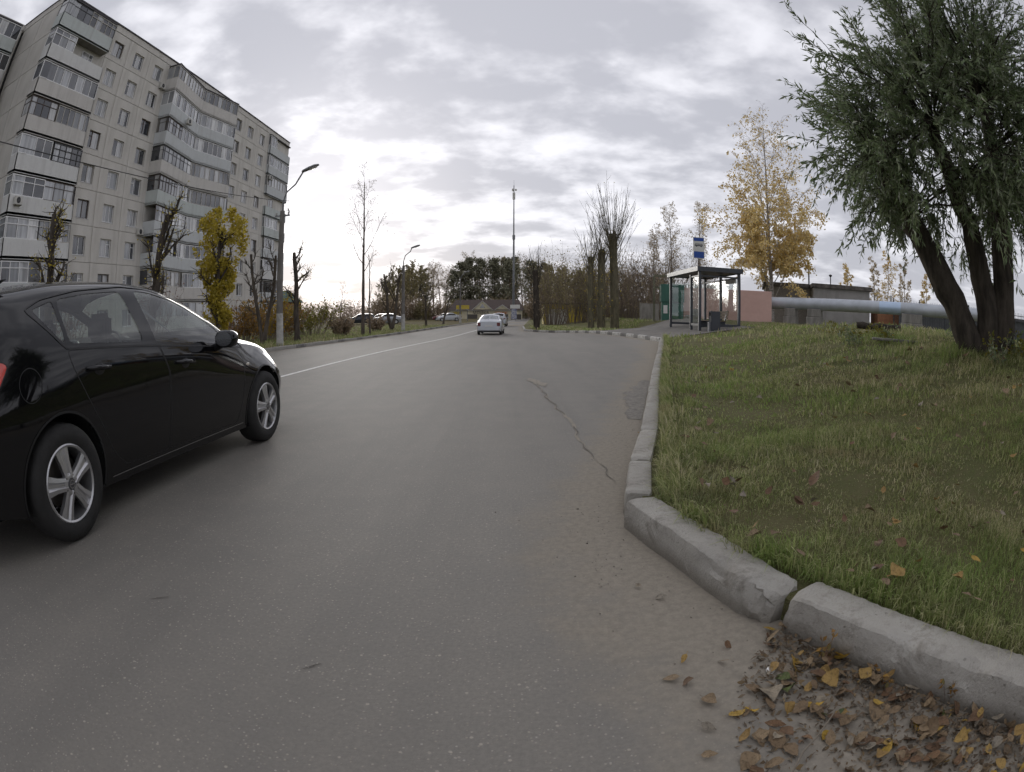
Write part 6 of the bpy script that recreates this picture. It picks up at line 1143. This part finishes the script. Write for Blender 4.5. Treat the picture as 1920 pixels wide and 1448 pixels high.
def blades(P, ln, wd, lean, dirs, g):
    """P n x 3 feet; returns verts, tris: 5-point bent blades"""
    n = len(P); d = np.stack([np.cos(dirs), np.sin(dirs), np.zeros(n)], 1); s_ = np.stack([-d[:, 1], d[:, 0], np.zeros(n)], 1); w = (wd/2)[:, None]*s_
    mid = P+d*(ln*lean*.35)[:, None]+np.array([0, 0, 1])*(ln*np.sqrt(np.clip(1-lean**2*.5, .1, 1))*.6)[:, None]; tip = P+d*(ln*lean)[:, None]+np.array([0, 0, 1])*(ln*np.sqrt(np.clip(1-lean**2, .03, 1)))[:, None]
    v = np.stack([P-w, P+w, mid-w*.8, mid+w*.8, tip], 1).reshape(-1, 3); k = np.arange(n)[:, None]*5; f = np.stack([np.hstack([k, k+1, k+3]), np.hstack([k, k+3, k+2]), np.hstack([k+2, k+3, k+4])], 1).reshape(-1, 3); return v, f.astype(np.int32)
g = np.random.default_rng(21); V = []; F = []; off_ = 0
lawn_poly = [tuple(p) for p in off(fine(KR[:14], .35), .19)]+[(8.0, 22.0), (10.5, 22.9), (12, 28), (22, 34), (30, 24), (30, -8), (3.2, -8)]
for (r0, r1, dens, lmin, lmax, w0) in ((0, 3.2, 5600, .03, .085, .0036), (3.2, 5.5, 2700, .03, .085, .0052), (5.5, 9, 900, .035, .10, .009), (9, 15, 280, .04, .13, .016), (15, 34, 34, .07, .2, .03)):
    n = int(dens*math.pi*(r1**2-r0**2)*.30); a = g.uniform(R(2), R(112), n); rr = np.sqrt(g.uniform(r0**2, r1**2, n)); p = np.stack([rr*np.sin(a), rr*np.cos(a)], 1); p = p[inpoly(p, lawn_poly)]
    cl = vnoise(np.column_stack([p*3.0, p[:, 0]*0]), 91); big = vnoise(np.column_stack([p*.8, p[:, 0]*0]), 92); keep = g.random(len(p)) < np.clip(.85+.4*cl+.2*big, .4, 1); p = p[keep]; cl = cl[keep]; big = big[keep]
    dk = seg_dist(p, KR); mound = np.exp(-((p[:, 0]-7.2)**2/5+(p[:, 1]-9.6)**2/7))+.8*np.exp(-((p[:, 0]-7.4)**2/4+(p[:, 1]-17.5)**2/9))+.7*np.exp(-((p[:, 0]-6.5)**2+(p[:, 1]-6.0)**2)/2)
    ln = g.uniform(lmin, lmax, len(p))*(1+.6*cl+.55*big)*.9*(1+.55*np.exp(-(dk-.2)/.35)*1.4)*(1+.6*mound); lean = np.clip(g.normal(.74, .2, len(p)), .15, .98); sweep = 4.2+1.6*vnoise(np.column_stack([p*.9, p[:, 0]*0]), 93)+g.normal(0, 1.3, len(p)); z = land(p[:, 0], p[:, 1])-.015
    v, f = blades(np.column_stack([p, z]), ln, w0*g.uniform(.7, 1.4, len(p)), lean, sweep, g); V.append(v); F.append(f+off_); off_ += len(v)
kp2 = off(fine(KR[:14], .05), .0); n = 9000; ii = (g.random(n)**1.6*(len(kp2)-2)).astype(int)+1; tn = kp2[ii]-kp2[ii-1]; tn /= np.linalg.norm(tn, axis=1)[:, None]+1e-9; nr = np.stack([tn[:, 1], -tn[:, 0]], 1); p = kp2[ii]+nr*g.uniform(.19, .33, n)[:, None]+tn*g.uniform(-.03, .03, n)[:, None]
rr = np.hypot(p[:, 0], p[:, 1]); k_ = (vnoise(np.column_stack([p*4, p[:, 0]*0]), 97) > -.35) & (p[:, 1] > -1); p = p[k_]; nr = nr[k_]; rr = rr[k_]
v, f = blades(np.column_stack([p, land(p[:, 0], p[:, 1])-.01]), g.uniform(.06, .15, len(p))*(1+.04*rr), g.uniform(.003, .005, len(p))*(1+.22*rr), np.clip(g.normal(.7, .2, len(p)), .2, .98), np.arctan2(-nr[:, 1], -nr[:, 0])+g.normal(0, .7, len(p)), g); V.append(v); F.append(f+off_); off_ += len(v)
o = mesh_ob('grass', np_mesh('grass', np.vstack(V), np.vstack(F), M_grass)); tag(o, 'rough autumn grass covering the lawn beside the kerb', None, None, 'stuff')
# verge grass along the other side of the road
n = 26000; yy = 12+g.random(n)**1.3*50; s_ = g.random(n)**1.5*9+.12; p = np.stack([-9.29+RY*yy-.1-s_, yy], 1); z = leftland(p[:, 0], p[:, 1]); keep = g.random(n) < np.clip(.6+.6*vnoise(np.column_stack([p*1.2, p[:, 0]*0]), 95), .1, 1); p = p[keep]; z = z[keep]
v, f = blades(np.column_stack([p, z]), g.uniform(.06, .22, len(p)), g.uniform(.012, .03, len(p)), np.clip(g.normal(.5, .2, len(p)), .1, .95), g.uniform(0, 6.28, len(p)), g); tag(mesh_ob('grass', np_mesh('grass', v, f, M_grass)), 'thin grass on the verge under the lopped trees', None, None, 'stuff')
n = 9000; yy = 31+g.random(n)*26; xx = g.uniform(1.2, 10.5, n); p = np.stack([xx, yy], 1); p = p[(seg_dist(p, KL) > .3) & inpoly(p, [(5.0, 31), (4.2, 36), (1.6, 43.4), (1.7, 58), (12, 58), (12, 42), (9, 41.5)])]; v, f = blades(np.column_stack([p, land(p[:, 0], p[:, 1])-.02]), g.uniform(.08, .28, len(p)), g.uniform(.03, .06, len(p)), np.clip(g.normal(.5, .2, len(p)), .1, .95), g.uniform(0, 6.28, len(p)), g); tag(mesh_ob('grass', np_mesh('grass', v, f, M_grass)), 'grass on the island with the lopped poplars', None, None, 'stuff')

# ------------------------------------------------------------------ fallen leaves
def leaf_mesh(kind, m, seed):
    g = np.random.default_rng(seed); n = 9; t = np.linspace(0, 1, n)
    if kind == 'oval': w = .30*np.sin(np.pi*t**.8)*(1-.25*t)
    elif kind == 'round': w = .42*np.sin(np.pi*t**.65)
    else: w = .16*np.sin(np.pi*t)
    cu, cv = g.uniform(-.5, .5), g.uniform(.2, .9); v = []
    for i in range(n):
        zc = cu*(t[i]-.5)**2*1.1+.05*math.sin(5*t[i]+seed); jag = g.uniform(.9, 1.08)
        for s_ in (-1, -.5, 0, .5, 1): v.append((t[i]-.5, s_*w[i]*jag, zc+cv*(s_*w[i])**2*1.6+g.normal(0, .008)))
    f = [(i*5+j, (i+1)*5+j, (i+1)*5+j+1, i*5+j+1) for i in range(n-1) for j in range(4)]; v += [(-.5, 0, v[2][2]), (-.78, g.uniform(-.08, .08), v[2][2]+.05), (-.78, .02, v[2][2]+.04), (-.5, .018, v[2][2])]; k = n*5; f.append((k, k+1, k+2, k+3))
    return np_mesh('leaf', np.array(v), f, m, True)
def fallen(name, c1, c2):
    q = NT(name); r = q.rand(); f = q.noise(3.5, 5, .65); g_ = q.noise(11, 4, .6); c = q.mix(r, c1, c2); c = q.mix(q.map(f, .5, .72, 0, .75), c, tuple(x*.35 for x in c1)); q.set(Base_Color=q.mix(q.map(g_, .55, .7, 0, .5), c, (.05, .035, .02)), Roughness=.6); q.b.inputs['Specular IOR Level'].default_value = .3; q.bump(g_, .4, .05); return q.m
LM = [fallen('leaf_tan', (.27, .195, .115), (.19, .13, .075)), fallen('leaf_ochre', (.38, .25, .08), (.30, .19, .07)), fallen('leaf_gold', (.48, .30, .04), (.38, .25, .06)), fallen('leaf_brown_dry', (.14, .085, .05), (.2, .115, .06)), fallen('leaf_greyish', (.24, .21, .165), (.3, .25, .18)), fallen('leaf_green_dull', (.05, .075, .035), (.09, .11, .02))]
meshes = [[leaf_mesh(k, m, 7*i+j) for j, k in enumerate(('oval', 'round', 'oval', 'long'))] for i, m in enumerate(LM)]
def drop(parent, x, y, z, size, mi, kind=None, flat=.3, lift=.0):
    me_ = meshes[mi][kind if kind is not None else random.randrange(4)]; return mesh_ob('leaf', me_, parent, (x, y, z+lift), (random.gauss(0, flat), random.gauss(0, flat), random.uniform(0, 6.28)), (size, size, size*random.uniform(.7, 1.3)))
lp_ = empty('leaf_pile', (1.2, .9, 0)); tag(lp_, 'drift of brown and yellow fallen leaves in the gutter against the kerb', 'leaf pile')
g = np.random.default_rng(33); cnt = 0
pile = [(.945, 1.60), (.86, 1.50), (.70, 1.32), (.60, 1.05), (.62, .6), (.85, .1), (1.70, .12), (1.5, .52), (1.15, 1.27), (.99, 1.58)]
while cnt < 298:
    x, y = g.uniform(.5, 1.75), g.uniform(.05, 1.62)
    if not inpoly(np.array([(x, y)]), pile)[0]: continue
    dk = seg_dist(np.array([(x, y)]), KP)[0]
    if dk < .025 or g.random() > math.exp(-dk*2.6)+.12: continue
    mi = int(g.choice(6, p=[.40, .17, .09, .18, .12, .04])); sz = g.uniform(.04, .082)*(1 if g.random() > .12 else 1.3); drop(lp_, x-1.2, y-.9, .008+g.random()**1.5*.05*math.exp(-dk*3.5), sz, mi, None, .34); cnt += 1
# smaller bits and humus under the drift, joined
v_ = []; f_ = []
for i in range(3000):
    while True:
        x, y = g.uniform(.5, 1.75), g.uniform(.05, 1.62)
        if inpoly(np.array([(x, y)]), pile)[0]:
            dk = seg_dist(np.array([(x, y)]), KP)[0]
            if dk > .02 and g.random() < math.exp(-dk*3.2): break
    a = g.uniform(0, 6.28); s_ = g.uniform(.004, .016); ca, sa = math.cos(a)*s_, math.sin(a)*s_; z = .004+g.random()*.03*math.exp(-dk*4); k = len(v_); tz = g.normal(0, .35, 4)*s_
    v_ += [(x-1.2-ca, y-.9-sa, z+tz[0]), (x-1.2+sa*.4, y-.9-ca*.4, z+tz[1]), (x-1.2+ca, y-.9+sa, z+tz[2]), (x-1.2-sa*.4, y-.9+ca*.4, z+tz[3])]; f_.append((k, k+1, k+2, k+3))
o = mesh_ob('leaf_crumbs', np_mesh('leaf_crumbs', np.array(v_), np.array(f_, np.int32), leafmat('leaf_crumb', [(.08, .06, .04), (.12, .09, .06), (.17, .13, .085), (.10, .07, .045), (.2, .14, .07)], .8, 0)), lp_); o['kind'] = 'stuff'
b = MB(); b.tube([(-.52, -.10, .02), (-.43, .0, .03), (-.36, .05, .025), (-.26, .13, .035)], [.004, .0035, .003, .002], 6); b.build('twig', mat('dry_twig', (.2, .17, .13), .9, .2, 20), lp_)
lo = empty('loose_leaves', (.5, 2, 0)); tag(lo, 'a few curled dry leaves lying on the bare sand by the kerb', 'leaves')
for (x, y, s_, mi) in ((.53, 2.08, .04, 4), (.6, 1.97, .05, 4), (.55, 1.12, .055, 4), (.52, 1.0, .05, 0), (.57, 1.5, .04, 1), (.7, 1.46, .05, 0), (.75, 1.55, .04, 3), (1.02, 3.9, .05, 0), (1.2, 5.2, .05, 1), (.98, 4.3, .04, 3), (.50, 1.40, .06, 0), (.55, 1.37, .05, 3), (.59, 1.25, .06, 0), (.945, 1.615, .055, 2)): drop(lo, x-.5, y-2, .015, s_, mi, None, .35)
for i in range(290):                                     # leaves caught in the lawn
    while True:
        r_ = 2.0+9*g.random()**1.4; a = g.uniform(R(8), R(80)); x, y = r_*math.sin(a), r_*math.cos(a)
        if inpoly(np.array([(x, y)]), lawn_poly)[0] and seg_dist(np.array([(x, y)]), KR)[0] > .25: break
    drop(lawn, x, y, lz(x, y)+.07, g.uniform(.034, .066)*(1+.08*r_)*(1.7 if i % 17 == 0 else 1), int(g.choice(6, p=[.44, .16, .04, .22, .14, 0])), None, .35)
# bottle cap and small weeds by the kerb
b = MB(); b.lathe([(.0, .010), (.013, .010), (.0155, .007), (.016, 0)], 21); o = b.build('bottle_cap', M_pvc, loc=(.845, 1.36, .004), smooth=True, sharp=50); o.rotation_euler = (.15, .1, 0); tag(o, 'small white bottle cap at the edge of the leaves', 'bottle cap')
for i, (x, y, ht, lb) in enumerate(((1.07, 1.36, .13, 'withered reddish weed sprouting against the kerb among leaves'), (1.2, 1.10, .10, 'smaller withered weed right of the reddish one'), (1.36, .86, .12, 'thin dark weed stalk at the kerb, far right'))):
    T = TB(401+i); gg = T.r
    for k in range(3):
        pts, de = T.path((gg.normal(0, .01), gg.normal(0, .01), 0), (gg.normal(-.1, .3), gg.normal(-.1, .3), 1), ht*gg.uniform(.7, 1.1), 5, .12, 0); T.tube(pts, np.linspace(.002, .001, 6), 4)
        for _ in range(5): T.leaf(pts[int(gg.integers(2, 6))], gg.normal(0, 1, 3), .028)
    plant_tree('weed', lb, 'weed', (x, y, .0), T, M_twig, M_lrust, 'weeds at the kerb', .6, crown='leaves', trunk='stalk')
for i in range(16):                                      # rank plants round the willow foot and on the mound
    if i < 6: x, y = 6.2+g.uniform(-.5, 1.2), 4.6+g.uniform(-.4, .7)
    else: x, y = 7.6+g.normal(0, .8), 9.6+g.normal(0, .9)
    T = TB(420+i); gg = T.r
    for k in range(9):
        pts, de = T.path((gg.normal(0, .07), gg.normal(0, .07), 0), (gg.normal(0, .5), gg.normal(0, .5), 1), gg.uniform(.15, .38), 5, .12, 0, .2); T.tube(pts, np.linspace(.004, .002, 6), 3)
        for _ in range(9): T.leaf(pts[int(gg.integers(1, 6))], gg.normal(0, 1, 3), gg.uniform(.05, .09))
    plant_tree('wild_plant', 'leafy wild plant at the foot of the willow' if i < 6 else 'leafy wild plant on the grass mound by the log', 'plant', (x, y, lz(x, y)), T, M_twig, M_lgreen if i % 3 else M_lwillow, 'plants at the willow foot' if i < 6 else 'plants on the mound', .45, crown='leaves', trunk='stalks')
